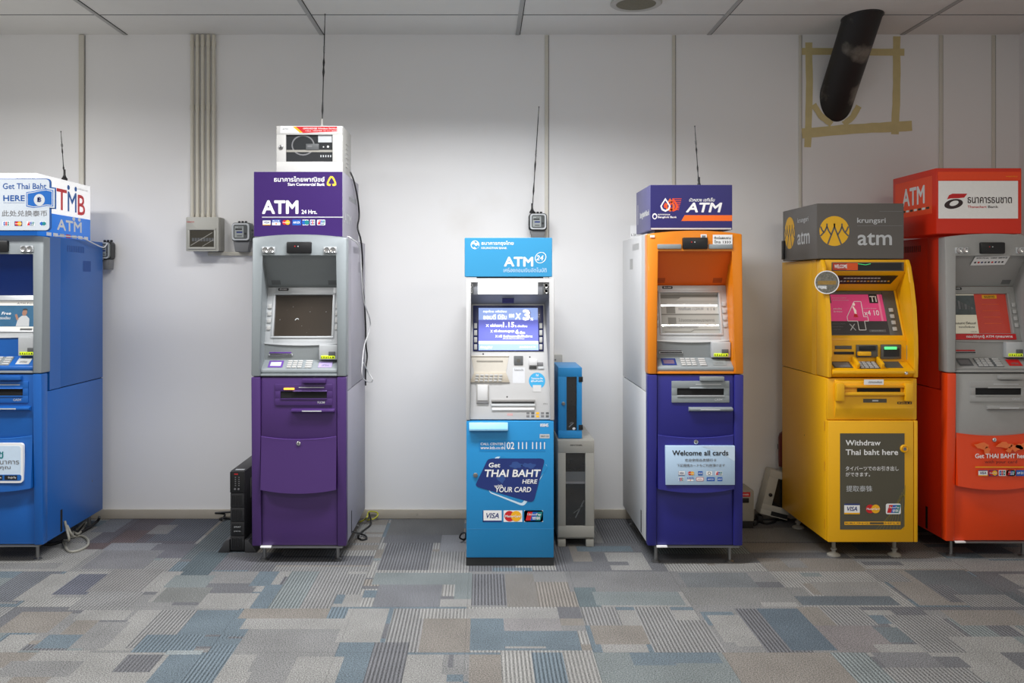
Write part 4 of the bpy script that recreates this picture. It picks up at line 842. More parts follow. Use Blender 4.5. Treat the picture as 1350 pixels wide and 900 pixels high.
    b.prism(circ(0, 0, .061, n=28), -.003, 0, WHITE); b.poly(circ(0, 0, .056, n=28), -.0034, mat('photo_sticker', (110, 108, 98), .4, noise=.98, scale=110))
    b.rect(-.045, .045, -.012, .008, -.004, mat('sticker_amber', (150, 120, 60), .4, noise=.5, scale=70)); b.text('LINE', -.03, .0, -.035, -.022, -.0042, WHITE, .03, 0, 1); b.rect(-.045, -.003, -.03, -.018, -.004, LGREYP)
    b.build('round_sticker', root, 'round white-rimmed picture sticker at the fascia corner')
    # sign
    YLG = mat('logo_yellow', (225, 172, 30), .45, emit=.05)
    def draw(b, x0, x1, z0, z1, y):
        X = lambda p: u.x(1020 + p * .2778, .10); Z = lambda p: u.z(250 + p * .2778, .10)
        def logo(cx_, cz_, rx, rz, y, bg):
            b.poly(circ(cx_, cz_, rx, rz, 32), y, YLG)
            for sg_ in (-1, 1):
                for pts in ([(0, .5), (0, .28), (-.15, -.1), (-.45, -.88)], [(-.5, .5), (-.5, .3), (-.66, -.05), (-.93, -.33)], [(-.5, .3), (-.38, .0), (-.22, -.25)], [(-.93, .30), (-.82, .05), (-.72, -.08)]):
                    b.line([(cx_ + sg_ * rx * a, cz_ + rz * c) for a, c in pts], rx * .10, y - .0005, bg)
        logo(X(287), Z(196), X(358) - X(287), Z(125) - Z(196), y, GRSIGN)
        b.text('krungsri', X(395), X(530), Z(165), Z(133), y, LGREYP, .02); b.text('atm', X(397), X(560), Z(264), Z(205), y, LGREYP, .03)
        b.rect(X(395), X(610), Z(172), Z(170), y, GREYP); b.rect(X(500), X(610), Z(104), Z(102), y, GREYP)
        b.M = sign_matrix(-1, x0 - .0008, .10 + .54)
        L = .54; logo(.12, z0 + .16, .085, .092, 0, GRSIDE)
        b.text('krungsri', .25, .42, z0 + .20, z0 + .235, 0, LGREYP, .02); b.text('atm', .25, .44, z0 + .085, z0 + .155, 0, LGREYP, .03); b.M = Matrix.Identity(4)
    sign_box(u, root, 1076.5, 1191.5, 268, 341, .10, .54, GRSIGN, GRSIDE, draw)
    b = MB(); b.box(u.x(1076.5, .1) - .0118, u.x(1076.5, .1) - .001, .60, .63, u.z(341, .1) + .01, u.z(341, .1) + .12, BLACK, .002); b.build('sign_latch', root)
    return root, u
yel, uy = yellow_machine()

# ------------------------------------------------------------------ light blue machine in the middle
CYAN = mat('cyan_paint', (30, 136, 196), .42, noise=.025, coat=.1, wear=((90, 170, 215), 16, .80)); WPAINT = mat('white_fascia', (204, 204, 204), .4, noise=.01); KGREY = mat('alcove_grey', (134, 136, 142), .4)
def cyan_machine():
    root = thing('cash_machine', 'light blue and white cash machine with a lit screen in the middle of the row', 'cash machine')
    u = Unit(root, 672.5, 4.62); hw = 58.2 * 4.62 / 1200
    zt, zf, zbot, zpl = u.z(366.5), u.z(554), u.z(735), u.z(746, .01)
    YB = .80
    b = MB(); b.box(-hw + .008, hw - .008, .13, YB, zf, zt - .01, WPAINT, .004); b.box(-hw + .004, hw - .004, .05, YB, zbot, zf - .002, CYAN, .004); b.build('body', root)
    b = MB(); b.box(-hw, hw, .012, YB, 0.0, zbot - .002, mat('charcoal_plinth', (50, 52, 54), .6, noise=.1, scale=20)); b.build('plinth', root)
    # outer frame
    b = MB(); fi = hw - .022; z1 = u.z(371)
    b.prism([(-hw, zf + .001), (-hw, zt), (hw, zt), (hw, zf + .001), (fi, zf + .001), (fi, z1), (-fi, z1), (-fi, zf + .001)], 0, .13, WPAINT, .004); b.build('fascia', root)
    # lamp row
    zr = u.z(388.5, .01)
    b = MB(); b.box(-fi, fi, .01, .05, zr, z1, KGREY, .002); b.build('lamp_row', root)
    b = MB(); u.box(b, 630, 709, 371.8, 387.6, .004, .012, mat('light_panel', (246, 250, 252), .3, emit=1.0), .001); b.build('light_panel', root, 'glowing white light panel')
    for p0, p1 in ((615.5, 624), (715.5, 725)):
        b = MB(); u.box(b, p0, p1, 371.8, 388, .003, .012, GREYD, .002)
        for zz in (376, 383.5): b.lathe([(.013, 0), (.012, .003), (.007, .0), (.0005, -.001)], (u.x((p0 + p1) / 2), .003, u.z(zz)), CHROME, 14, '-y')
        b.build('lamp_cluster', root)
    # funnel-shaped recess
    dt = .10; bl, br, bz = u.x(622, dt), u.x(717.5, dt), u.z(401, dt); pl, pr, pz = u.x(618.2, .012), u.x(727.4, .012), zf + .003
    b = MB(); b.slab([(-fi, .012, zr), (fi, .012, zr), (br, dt, bz), (bl, dt, bz)], .008, KGREY)
    b.slab([(-fi, .004, pz), (-fi, .012, zr), (bl, dt, bz), (pl, .012, pz)], .006, KGREY); b.slab([(pr, .012, pz), (br, dt, bz), (fi, .012, zr), (fi, .004, pz)], .006, KGREY)
    b.build('recess', root)
    b = MB(); xm = (u.x(662, .05) + u.x(677.5, .05)) / 2
    b.slab([(xm - .030, .05, zr + (bz - zr) * .75 - .003), (xm + .030, .05, zr + (bz - zr) * .75 - .003), (xm + .030, .032, zr + (bz - zr) * .3 - .003), (xm - .030, .032, zr + (bz - zr) * .3 - .003)], .004, mat('blue_camera_window', (48, 48, 110), .2)); b.build('camera', root)
    v = Vector((0, dt - .012, bz - pz)); H = v.length; v.normalize(); M = Matrix(((1, 0, 0, 0), (0, v.z, v.y, .012), (0, -v.y, v.z, pz), (0, 0, 0, 1)))
    # photo -> slanted plane
    def xs(px, py): t = (554 - py) / 153; return (px - VX) * (u.Y + .012 + .088 * t) / FOC - u.X
    def vs(py): return H * (553.5 - py) / 152.5
    def R_(b, p0, p1, q0, q1, y, m): qm = (q0 + q1) / 2; b.rect(xs(p0, qm), xs(p1, qm), vs(q1), vs(q0), y, m)
    def B_(b, p0, p1, q0, q1, y0, y1, m, bev=0.0): qm = (q0 + q1) / 2; b.box(xs(p0, qm), xs(p1, qm), y0, y1, vs(q1), vs(q0), m, bev)
    def T_(b, t, p0, p1, q0, q1, y, m, bold=.0, sh=0., res=2): qm = (q0 + q1) / 2; b.text(t, xs(p0, qm), xs(p1, qm), vs(q1), vs(q0), y, m, bold, sh, res)
    b = MB(); b.M = M
    b.prism([(pl, 0), (pr, 0), (br, H), (bl, H)], 0, .02, WPAINT, .002)
    for px, py in ((637, 467.5), (698.5, 471.5), (668.5, 524)): b.poly(circ(xs(px, py), vs(py), .004, n=10), -.0005, BLACKP)
    b.build('front_plate', root)
    b = MB(); b.M = M; NB = mat('screen_navy', (44, 50, 100), .25, coat=.3); B_(b, 623.5, 716.5, 402.5, 464, -.003, .002, NB, .001)
    LA, LB, LC = mat('lcd_sky', (150, 174, 232), .25, emit=.6, noise=.01), mat('lcd_violet', (104, 110, 196), .25, emit=.58, noise=.01), mat('lcd_white', (235, 238, 250), .25, emit=.8, noise=.01)
    R_(b, 631, 709, 406, 422, -.0036, LA); R_(b, 631, 709.5, 422, 450.5, -.0036, LB); R_(b, 631, 709.5, 450.5, 454, -.0036, LC); R_(b, 631, 710, 454, 462.5, -.0036, LA)
    y = -.0042; LW = mat('lcd_text', (248, 248, 255), .3, emit=.85); LS = mat('lcd_shadow', (95, 100, 160), .3, emit=.3)
    T_(b, 'กรุงไทย พรีเมียม', 637, 668, 409, 413, y, LW, .03); T_(b, 'ออมดี มีรับ', 637, 668, 414.5, 421.5, y, LW, .04); T_(b, 'X', 679, 687, 413, 421.5, y, LW, .05, .1); T_(b, 'ดอก', 671, 678, 414, 419, y, LW, .04)
    T_(b, '3', 690, 700, 408, 423, y + .0002, LS, .09); T_(b, '3', 689, 699, 408, 423, y, LW, .09); T_(b, '%', 699, 703, 419, 423, y, LW, .05)
    T_(b, 'X', 640.5, 644.5, 428, 431.5, y, LW, .04); T_(b, 'แบ่งจ่ายเบาๆ', 646.5, 662, 427, 432.5, y, LW, .03); T_(b, '1.15', 663, 678, 425, 432, y, LW, .05); T_(b, '% ต่อเดือน', 678.5, 695, 428.5, 432, y, LW, .03)
    T_(b, 'X', 646.5, 649.5, 435.5, 439, y, LW, .04); T_(b, 'ฟรี ผ่อนนานสูงสุด', 651, 678, 435, 439.5, y, LW, .03); T_(b, '6', 679.5, 684, 435, 441, y, LW, .05); T_(b, 'เดือน', 685, 692, 437, 441, y, LW, .03)
    T_(b, 'X', 653, 656, 442.5, 445.5, y, LW, .04); T_(b, 'ฟรี รับส่วนลดเมื่อใช้บริการ', 657, 702, 442, 445.5, y, LW, .02); T_(b, 'เงื่อนไขเป็นไปตามที่กำหนด', 663, 691, 446, 448, y, LW, 0, 0, 1)
    T_(b, 'Krungthai', 633, 649, 457, 461, y, LW, .04, .15); T_(b, 'สอบถามเพิ่มเติม 02 111 1111', 685, 706, 456.5, 459.5, y, LW, 0, 0, 1)
    b.build('screen', root)
    for px in (627, 713):
        for k in range(4):
            b = MB(); b.M = M; q = 426.5 + k * 9.4; B_(b, px - 2, px + 2, q, q + 7, -.008, -.003, KEY, .0015); b.build('function_key', root)
    # keypad recess
    CREAM = mat('cream_recess', (206, 200, 188), .5)
    b = MB(); b.M = M
    B_(b, 620.5, 671, 469.5, 471, -.004, 0, CREAM, .001); b.prism([(xs(621, 470), vs(470)), (xs(671, 470), vs(470)), (xs(667, 494), vs(492)), (xs(625, 494), vs(492))], -.0015, .0, CREAM)
    B_(b, 628.5, 663, 475.5, 478, -.003, 0, mat('dim_slot', (165, 160, 150), .5), .001)
    b.prism([(xs(625, 494), vs(492)), (xs(667, 494), vs(492)), (xs(672, 505), vs(505)), (xs(619.5, 505), vs(505))], -.006, .0, mat('keypad_tan', (185, 176, 160), .45), .001)
    b.build('keypad_recess', root)
    b = MB(); b.M = M
    for r_ in range(3):
        for c_ in range(6): B_(b, 627 + c_ * 6.2 - r_ * .5, 631.4 + c_ * 6.2 - r_ * .5, 494.5 + r_ * 3.5, 497 + r_ * 3.5, -.010, -.006, KEY, .001)
    b.build('keypad', root)
    b = MB(); b.M = M; B_(b, 677.5, 689.5, 470, 482, -.004, 0, GREYD, .002); b.poly(circ(xs(683.5, 476.5), vs(476.5), .010, n=14), -.0045, SMOKE); b.build('barcode_reader', root)
    b = MB(); b.M = M; R_(b, 676, 692, 485.5, 506, -.0006, mat('pale_notice', (214, 216, 220), .5)); T_(b, 'โปรดระวัง', 678, 690, 487, 490, -.001, GREYP, .01, 0, 1); b.build('notice_sticker', root, 'pale grey notice sticker')
    b = MB(); b.M = M; B_(b, 697.5, 708, 475, 483, -.014, 0, WPAINT, .003); B_(b, 708.5, 716, 478.5, 483, -.006, 0, GREYP, .001); B_(b, 697.5, 707.5, 484, 487.5, -.003, 0, GREYD, .001); B_(b, 709, 717, 484, 487.5, -.004, 0, LGREYP, .001); b.build('card_reader', root)
    b = MB(); b.M = M; CB = mat('round_blue_sticker', (60, 165, 215), .4); b.poly(circ(xs(708, 503), vs(503), .042, .042, 28), -.0008, CB)
    R_(b, 702.5, 713.5, 508.5, 517.5, -.0012, WPAINT); T_(b, 'ใส่', 706.5, 710, 494, 497, -.0012, WHITE, .03); T_(b, 'โปรดระวัง', 700.5, 715.5, 498.5, 501, -.0012, WHITE, .03, 0, 1); T_(b, 'ผู้อื่นเห็นรหัส', 700, 716, 502, 505, -.0012, WHITE, .03, 0, 1); b.build('warning_sticker', root, 'round blue sticker by the card reader')
    b = MB(); b.M = M; B_(b, 627.8, 644.5, 507, 532.5, -.004, 0, mat('grey_holder', (165, 163, 160), .45), .002); B_(b, 629.5, 643, 508.5, 529, -.009, -.003, WPAINT, .002); B_(b, 629, 644, 530, 532.5, -.008, -.003, GREYP, .001); b.build('receipt_cover', root)
    b = MB(); b.M = M; B_(b, 647.5, 705.5, 527.5, 530.5, -.012, 0, mat('slot_grey', (150, 148, 146), .4), .001); B_(b, 647.5, 705.5, 533, 536.5, -.010, 0, LGREYP, .001); R_(b, 648.5, 704.5, 530.5, 533, -.002, GREYD); B_(b, 648.5, 704.5, 537, 541.5, -.006, 0, WHITE, .001); b.build('cash_dispenser', root)
    b = MB(); b.M = M; R_(b, 668.5, 676, 545.5, 548.5, -.0006, mat('faded_red', (205, 165, 165), .5))
    for r_ in range(2):
        for c_, m in enumerate((GREYP, GREYD, YEL, GREYP, GREYD)): R_(b, 694 + c_ * 6.4, 698 + c_ * 6.4, 544 + r_ * 4, 546.8 + r_ * 4, -.0006, m)
    T_(b, 'ATM 20', 716, 722, 532, 534.5, -.0006, GREYP, .0, 0, 1)
    b.build('mark_sticker', root, 'tiny payment marks and faded red dot')
    # lower door
    b = MB(); b.box(-hw + .002, hw - .002, 0, .055, zbot, zf - .003, CYAN, .005); b.box(-hw + .004, hw - .004, -.0006, .001, u.z(697.3), u.z(696.8), mat('cyan_scratch', (60, 140, 190), .6))
    door = b.build('door', root)
    b = MB(); PC = mat('pale_cyan_tray', (140, 195, 228), .4); b.prism_x([(.0, u.z(556.5)), (-.004, u.z(556.5)), (-.022, u.z(564.5)), (-.022, u.z(567)), (.0, u.z(567.5))], u.x(618.5), u.x(669.5), PC, .002); b.build('receipt_tray', root)
    y = -.0006; b = MB()
    u.text(b, '0084S', 712, 723, 558, 562.5, y, WHITE, .04, 0, 2); u.rect(b, 711.5, 724.5, 572, 577.5, y, LGREYP); u.text(b, 'MAST CO', 713, 723.5, 573.8, 575.8, y - .0004, GREYD, .03, 0, 1)
    CS = mat('cyan_strip', (24, 134, 200), .42); u.rect(b, 631.5, 719, 580.5, 595, y, CS); y -= .0006
    u.text(b, 'CALL CENTER', 633.5, 664, 583.5, 586.5, y, WHITE, .02, 0, 2); u.text(b, 'www.ktb.co.th', 633.5, 664.5, 588, 592, y, WHITE, .02, 0, 2); u.rect(b, 665.3, 666, 582.5, 592.5, y, WHITE)
    u.text(b, '02 111 1111', 668, 718.5, 582.5, 592, y, WHITE, .02)
    b.build('call_centre_sticker', root, 'blue strip with a white telephone number')
    b = MB(); y = -.0006; XX = lambda p: 600 + p * .2445; YY = lambda p: 540 + p * .2445
    def rp(pts, k=.12):
        out = []; n = len(pts)
        for i in range(n):
            a, c, d = pts[i - 1], pts[i], pts[(i + 1) % n]
            for t in (0, .33, .66, 1):
                p = [(c[j] + (a[j] - c[j]) * k) * (1 - t) ** 2 + c[j] * 2 * t * (1 - t) + (c[j] + (d[j] - c[j]) * k) * t * t for j in (0, 1)]; out.append(tuple(p))
        return out
    ICE = mat('ice_blue_print', (205, 228, 244), .45)
    b.poly([(u.x(XX(p)), u.z(YY(q))) for p, q in rp([(215, 248), (505, 295), (372, 522), (180, 445)], .1)], y, ICE); b.poly([(u.x(XX(p)), u.z(YY(q))) for p, q in rp([(240, 250), (484, 290), (500, 310), (360, 505), (185, 440)], .06)], y - .0003, CYAN)
    b.poly([(u.x(XX(p)), u.z(YY(q))) for p, q in rp([(178, 262), (486, 262), (422, 502), (106, 412)], .09)], y - .0008, NAVY)
    y -= .0012; MP = mat('navy_map', (48, 80, 145), .5); random.seed(9)
    for cx_, cz_, rx_, rz_ in ((330, 300, 40, 22), (400, 300, 45, 18), (250, 370, 24, 26), (380, 345, 20, 24), (440, 330, 20, 20)):
        b.poly([(u.x(XX(cx_ + rx_ * random.uniform(.6, 1.1) * math.cos(a))), u.z(YY(cz_ + rz_ * random.uniform(.5, 1.1) * math.sin(a)))) for a in [i * math.pi / 7 for i in range(14)]], y, MP)
    y -= .0006
    def TT(t, a, c, q0, q1, bd, sh): u.text(b, t, XX(a), XX(c), YY(q0), YY(q1), y, WHITE, bd, sh)
    TT('Get', 180, 245, 285, 311, .04, .1); TT('THAI BAHT', 155, 462, 322, 362, .045, .15); TT('HERE', 362, 444, 375, 398, .035, .15); TT('with', 210, 258, 402, 418, .02, .1); TT('YOUR CARD', 214, 412, 416, 444, .03, .15)
    b.build('baht_sticker', root, 'navy slanted sticker reading Get THAI BAHT HERE with YOUR CARD')
    b = MB(); y = -.0006
    for k, a, c in (('visab', 149, 251), ('mcw', 261, 362), ('upw', 372, 474)): cards(b, [(k, u.x(XX(a)), u.x(XX(c)), u.z(YY(604)), u.z(YY(542)))], y)
    b.build('payment_sticker', root, 'three white payment mark stickers')
    b = MB(); b.lathe([(.012, 0), (.012, .005), (.008, .007), (.0005, .007)], (u.x(626.8), 0, u.z(626)), STEEL, 14, '-y'); b.build('lock', door)
    # topper
    KS = mat('cyan_sign_face', (54, 142, 188), .35, emit=.08, noise=.01)
    def draw(b, x0, x1, z0, z1, y):
        X = lambda p: u.x(600 + p * .2554, .0); Z = lambda p: u.z(270 + p * .2556, .0)
        b.poly(circ(X(103), Z(206), .022, .022, 22), y, WHITE); b.poly([(X(p), Z(q)) for p, q in ((84, 206), (96, 200), (108, 212), (118, 205), (124, 214), (112, 226), (100, 216), (90, 222))], y - .0004, KS); b.poly([(X(p), Z(q)) for p, q in ((98, 188), (108, 186), (116, 194), (104, 197))], y - .0004, KS)
        b.text('ธนาคารกรุงไทย', X(136), X(302), Z(212), Z(186), y, WHITE, .02); b.text('KRUNGTHAI BANK', X(136), X(268), Z(228), Z(217), y, WHITE, .02, 0, 2)
        b.text('ATM', X(252), X(403), Z(318), Z(268), y, WHITE, .055); b.text('24', X(418), X(458), Z(286), Z(260), y, WHITE, .03, .2)
        a0 = [(X(441 + 29 * math.cos(a) + 4 * math.sin(a)), Z(272 - 29 * math.sin(a))) for a in [i * math.pi / 12 for i in range(24)]]; a1 = [(X(441 + 25.5 * math.cos(a) + 4 * math.sin(a)), Z(272 - 26 * math.sin(a))) for a in [i * math.pi / 12 for i in range(24)]]
        b.ring(a0, a1, y, WHITE)
        b.text('เครื่องถอนเงินอัตโนมัติ', X(250), X(472), Z(347), Z(323), y, SKY, .01)
    sign_box(u, root, 612.5, 728, 313.3, 364.8, .0, .30, KS, KS, draw)
    b = MB(); b.box(-.17, .17, .02, .28, zt - .006, u.z(364.8) - .0005, BLACK); b.build('sign_stand', root)
    return root, u
ktb, uk = cyan_machine()

# ------------------------------------------------------------------ wall services
CONDM = mat('conduit_paint', (214, 209, 194), .45, noise=.03)
zc0 = at(0, 287, 5.5).z
for i, (px, lab) in enumerate(((253, 'leftmost of the five white conduits running up from the grey breaker box'), (260, 'second from left of the five white conduits above the breaker box'), (267, 'middle one of the five white conduits above the breaker box'), (274.5, 'fourth from left of the five white conduits above the breaker box'), (281.5, 'rightmost of the five white conduits above the breaker box'))):
    X = (px - VX) * 5.55 / FOC; r = .0102
    t = thing('conduit', lab, 'conduit', (X, WALL - .016, zc0), 'white conduits above the breaker box')
    top = CEIL - zc0 - .006
    b = MB(); b.tube([(0, 0, 0), (0, 0, top)], r, CONDM, 14); b.build('pipe', t)
    for zz in (.0, at(0, 145, 5.55).z - zc0, top - .07):
        b = MB(); b.tube([(0, 0, zz), (0, 0, zz + .03)], r + .0028, CONDM, 14); b.build('collar', t)
def breaker():
    Yf = 5.46; p0, p1 = at(245, 331, Yf), at(288, 286, Yf); w_, h = p1.x - p0.x, p1.z - p0.z; d = WALL - .001 - Yf
    t = thing('breaker_box', 'grey breaker box with a dark window on the wall under five conduits', 'breaker box', (p0.x, Yf, p0.z))
    b = MB(); b.box(.006, w_ + .006, .02, d, .004, h, WARMGREY, .004); b.build('case', t)
    b = MB(); x0, x1, z0, z1 = w_ * .12, w_ * .86, h * .12, h * .62
    b.prism(rrect(0, w_, 0, h, .006), .004, .022, mat('breaker_cover', (176, 175, 166), .45), .003)
    for a, c in (((x0 - .012, z0 - .012), (x1 + .012, z0)), ((x0 - .012, z1), (x1 + .012, z1 + .012)), ((x0 - .012, z0), (x0, z1)), ((x1, z0), (x1 + .012, z1))): b.box(a[0], c[0], -.002, .006, a[1], c[1], mat('breaker_cover', (0, 0, 0)), .002)
    b.text('HACO', .006, .05, h * .84, h * .88, .0032, RED, .04, 0, 2)
    cv = b.build('cover', t)
    b = MB(); b.rect(x0, x1, z0, z1, .003, mat('smoked_window', (62, 58, 48), .15, coat=.3))
    for k in range(8): b.rect(x0 + .012 + k * .017, x0 + .025 + k * .017, z0 + .035, z0 + .055, .0026, GREYD)
    b.line([(x0 + .005, z0 + .01), (x1 - .01, z1 - .015)], .004, .0023, WARMGREY); b.line([(x1 - .07, z0 + .005), (x1 - .002, z0 + .045)], .003, .0023, WARMGREY)
    b.build('window', t)
breaker()
GMET = mat('meter_grey', (108, 112, 112), .45); GMETD = mat('meter_cone', (120, 121, 122), .6); GLASSM = mat('meter_face', (160, 165, 163), .2, coat=.5)
def meter(label, px, py0, py1, wpx, Yf, cone=True, caseM=None):
    """electricity meter on the wall; front face pixel box given at depth Yf"""
    s = Yf / FOC; w_, h = wpx * s, (py1 - py0) * s; c = at(px, py1, Yf); d = WALL - .0015 - Yf
    t = thing('electricity_meter', label, 'electricity meter', (c.x, Yf, c.z)); cm = caseM or GMET
    b = MB(); b.prism(rrect(-w_ * .5, w_ * .5, 0, h, .018), .025, min(d, .09), cm, .004)
    if d > .09: b.box(-w_ * .35, w_ * .35, .085, d, h * .15, h * .85, cm)
    for k in range(3): b.lathe([(.008, 0), (.008, .01), (.004, .012)], (-.02 + k * .02, .05, h - .001), BLACK, 10)
    b.build('case', t)
    b = MB(); b.ring(rrect(-w_ * .44, w_ * .44, h * .06, h * .95, .016), rrect(-w_ * .36, w_ * .36, h * .13, h * .88, .012), 0, LGREYP); b.prism(rrect(-w_ * .44, w_ * .44, h * .06, h * .95, .016), .0004, .026, mat('meter_rim', (130, 136, 134), .35), .003)
    b.build('rim', t)
    b = MB(); b.prism(rrect(-w_ * .35, w_ * .35, h * .14, h * .87, .01), -.0006, .0, mat('meter_dial', (88, 92, 92), .2, coat=.5)); b.rect(-w_ * .30, w_ * .16, h * .2, h * .8, -.001, GLASSM)
    b.rect(-w_ * .26, w_ * .08, h * .6, h * .68, -.0014, BLACKP); b.rect(-w_ * .2, w_ * .1, h * .44, h * .52, -.0014, NAVY); b.rect(-w_ * .18, w_ * .08, h * .26, h * .32, -.0014, GREYD); b.text('kWh', -w_ * .1, w_ * .1, h * .71, h * .77, -.0014, BLACKP, .01, 0, 1)
    b.poly(circ(w_ * .25, h * .4, w_ * .06, n=12), -.0014, BLACKP); b.build('dial', t)
    if cone:
        b = MB(); q = cone; V = []
        for z, a in ((0.001, .42), (-q, .32)):
            V += [(-w_ * a, .02, z), (w_ * a, .02, z), (w_ * a, min(d, .09), z), (-w_ * a, min(d, .09), z)]
        b.hull(V, [(0, 1, 5, 4), (1, 2, 6, 5), (2, 3, 7, 6), (3, 0, 4, 7), (4, 5, 6, 7), (3, 2, 1, 0)], GMETD, .004); b.build('terminal_cover', t)
    return t
m1 = meter('grey electricity meter on the wall between the breaker box and the purple machine', 317, 293, 318, 26, 5.46, .062)
b = MB()
for k in range(3): b.lathe([(.0005, -.004), (.007, -.004), (.007, .02), (.0005, .022)], (.056, .045, .07 - k * .024), GMET, 10, 'x')
b.build('side_terminal', m1)
m2 = meter('black electricity meter on the wall above the light blue machine', 709.5, 280.5, 303.5, 24, 5.45, .05, BLACK)
m3 = meter('black electricity meter on the wall half hidden behind the bright blue machine', 138, 318, 342, 12, 5.462, .06, BLACK)
b = MB(); p0, p1 = at(275, 337, WALL), at(340, 332, WALL); b.box(p0.x, p1.x, WALL - .018, WALL - .0006, p0.z, p1.z, CONDM, .003)
tag(b.build('cable_trunking'), 'white horizontal cable trunking on the wall below the grey meter', 'trunking')
# small white junction box behind the blue equipment box
p0, p1 = at(727, 490, 5.53), at(741.5, 467.5, 5.53)
t = thing('junction_box', 'small white junction box on the wall peeping out above the blue cabinet', 'junction box', (p0.x, 5.53, p0.z))
b = MB(); b.box(0, p1.x - p0.x, 0, WALL - .001 - 5.53, 0, p1.z - p0.z, OFFWHITE, .005); b.build('case', t)
b = MB(); b.poly(circ((p1.x - p0.x) * .35, (p1.z - p0.z) * .7, .006, n=10), -.0006, GREYP); b.build('screw', t)

# ------------------------------------------------------------------ antennas
def antenna(label, base, top, coil, rad=.0022, foot=None, white=False):
    base, top = Vector(base), Vector(top); t = thing('whip_antenna', label, 'antenna', base, 'whip antennas on top of the machines'); d = top - base
    b = MB(); b.lathe([(.016, 0), (.016, .010), (.010, .018), (.006, .03), (.0055, .06)], (0, 0, 0), OFFWHITE if white else BLACK, 14); b.build('magnet_base', t)
    b = MB(); n = 24; P = [d * (i / n) for i in range(1, n + 1)]; r = []
    for i in range(1, n + 1):
        f = i / n; q = rad
        for c in coil:
            if abs(f - c) < .045: q = rad * 2.4 * (1 - .5 * abs(f - c) / .045)
        r.append(q * (1 if f < .9 else .7))
    b.tube([d * .02] + P, [rad] + r, BLACK, 8); b.build('whip', t)
    b = MB(); b.lathe([(.0005, -.004), (.003, -.003), (.003, .003), (.0005, .004)], d, BLACK, 8); b.build('tip', t)
    for c in coil[-1:]:
        b = MB(); m = STEEL; pts = []
        for k in range(40):
            a = k * math.pi / 3.2; f = c - .03 + .06 * k / 40 + .12 if c < .8 else c - .03 + .06 * k / 40
            pts.append(d * f + Vector((math.cos(a), math.sin(a), 0)) * .0045)
        b.tube(pts, .0013, m, 5); b.build('coil', t)
zt_ = us.z(226, .09)
RB_Y = 4.86
rz1 = at(0, 165.5, RB_Y).z
Y = 5.0; p = at(424.5, 160, Y); q = at(428.5, 19, Y)
antenna('tall black whip antenna standing on the white router cabinet', (p.x, Y, rz1 + .001), (q.x, Y, q.z), (.18, .5, .58), .0028, white=True)
Y = 5.02; zz = ut.z(228, .01) + .001; p = at(85, 235, Y); q = at(80.3, 173.5, Y)
antenna('short black whip antenna on the white topper of the bright blue machine', (p.x, Y, zz), (q.x, Y, q.z), (.25, .6))
Y = 4.9; zz = ub.z(243.5, .09) + .001; p = at(921.5, 243, Y); q = at(916, 166.5, Y)
antenna('short black whip antenna on the navy topper of the orange machine', (p.x, Y, zz), (q.x, Y, q.z), (.13, .32, .62))
Y = 5.50; p = at(701.5, 281, Y); q = at(710.5, 141, Y)
antenna('long black whip antenna rising from the meter above the light blue machine', (p.x, Y, m2.location.z + 23 * 5.45 / 1200 + .0015), (q.x, Y, q.z), (.22, .45), .0026)

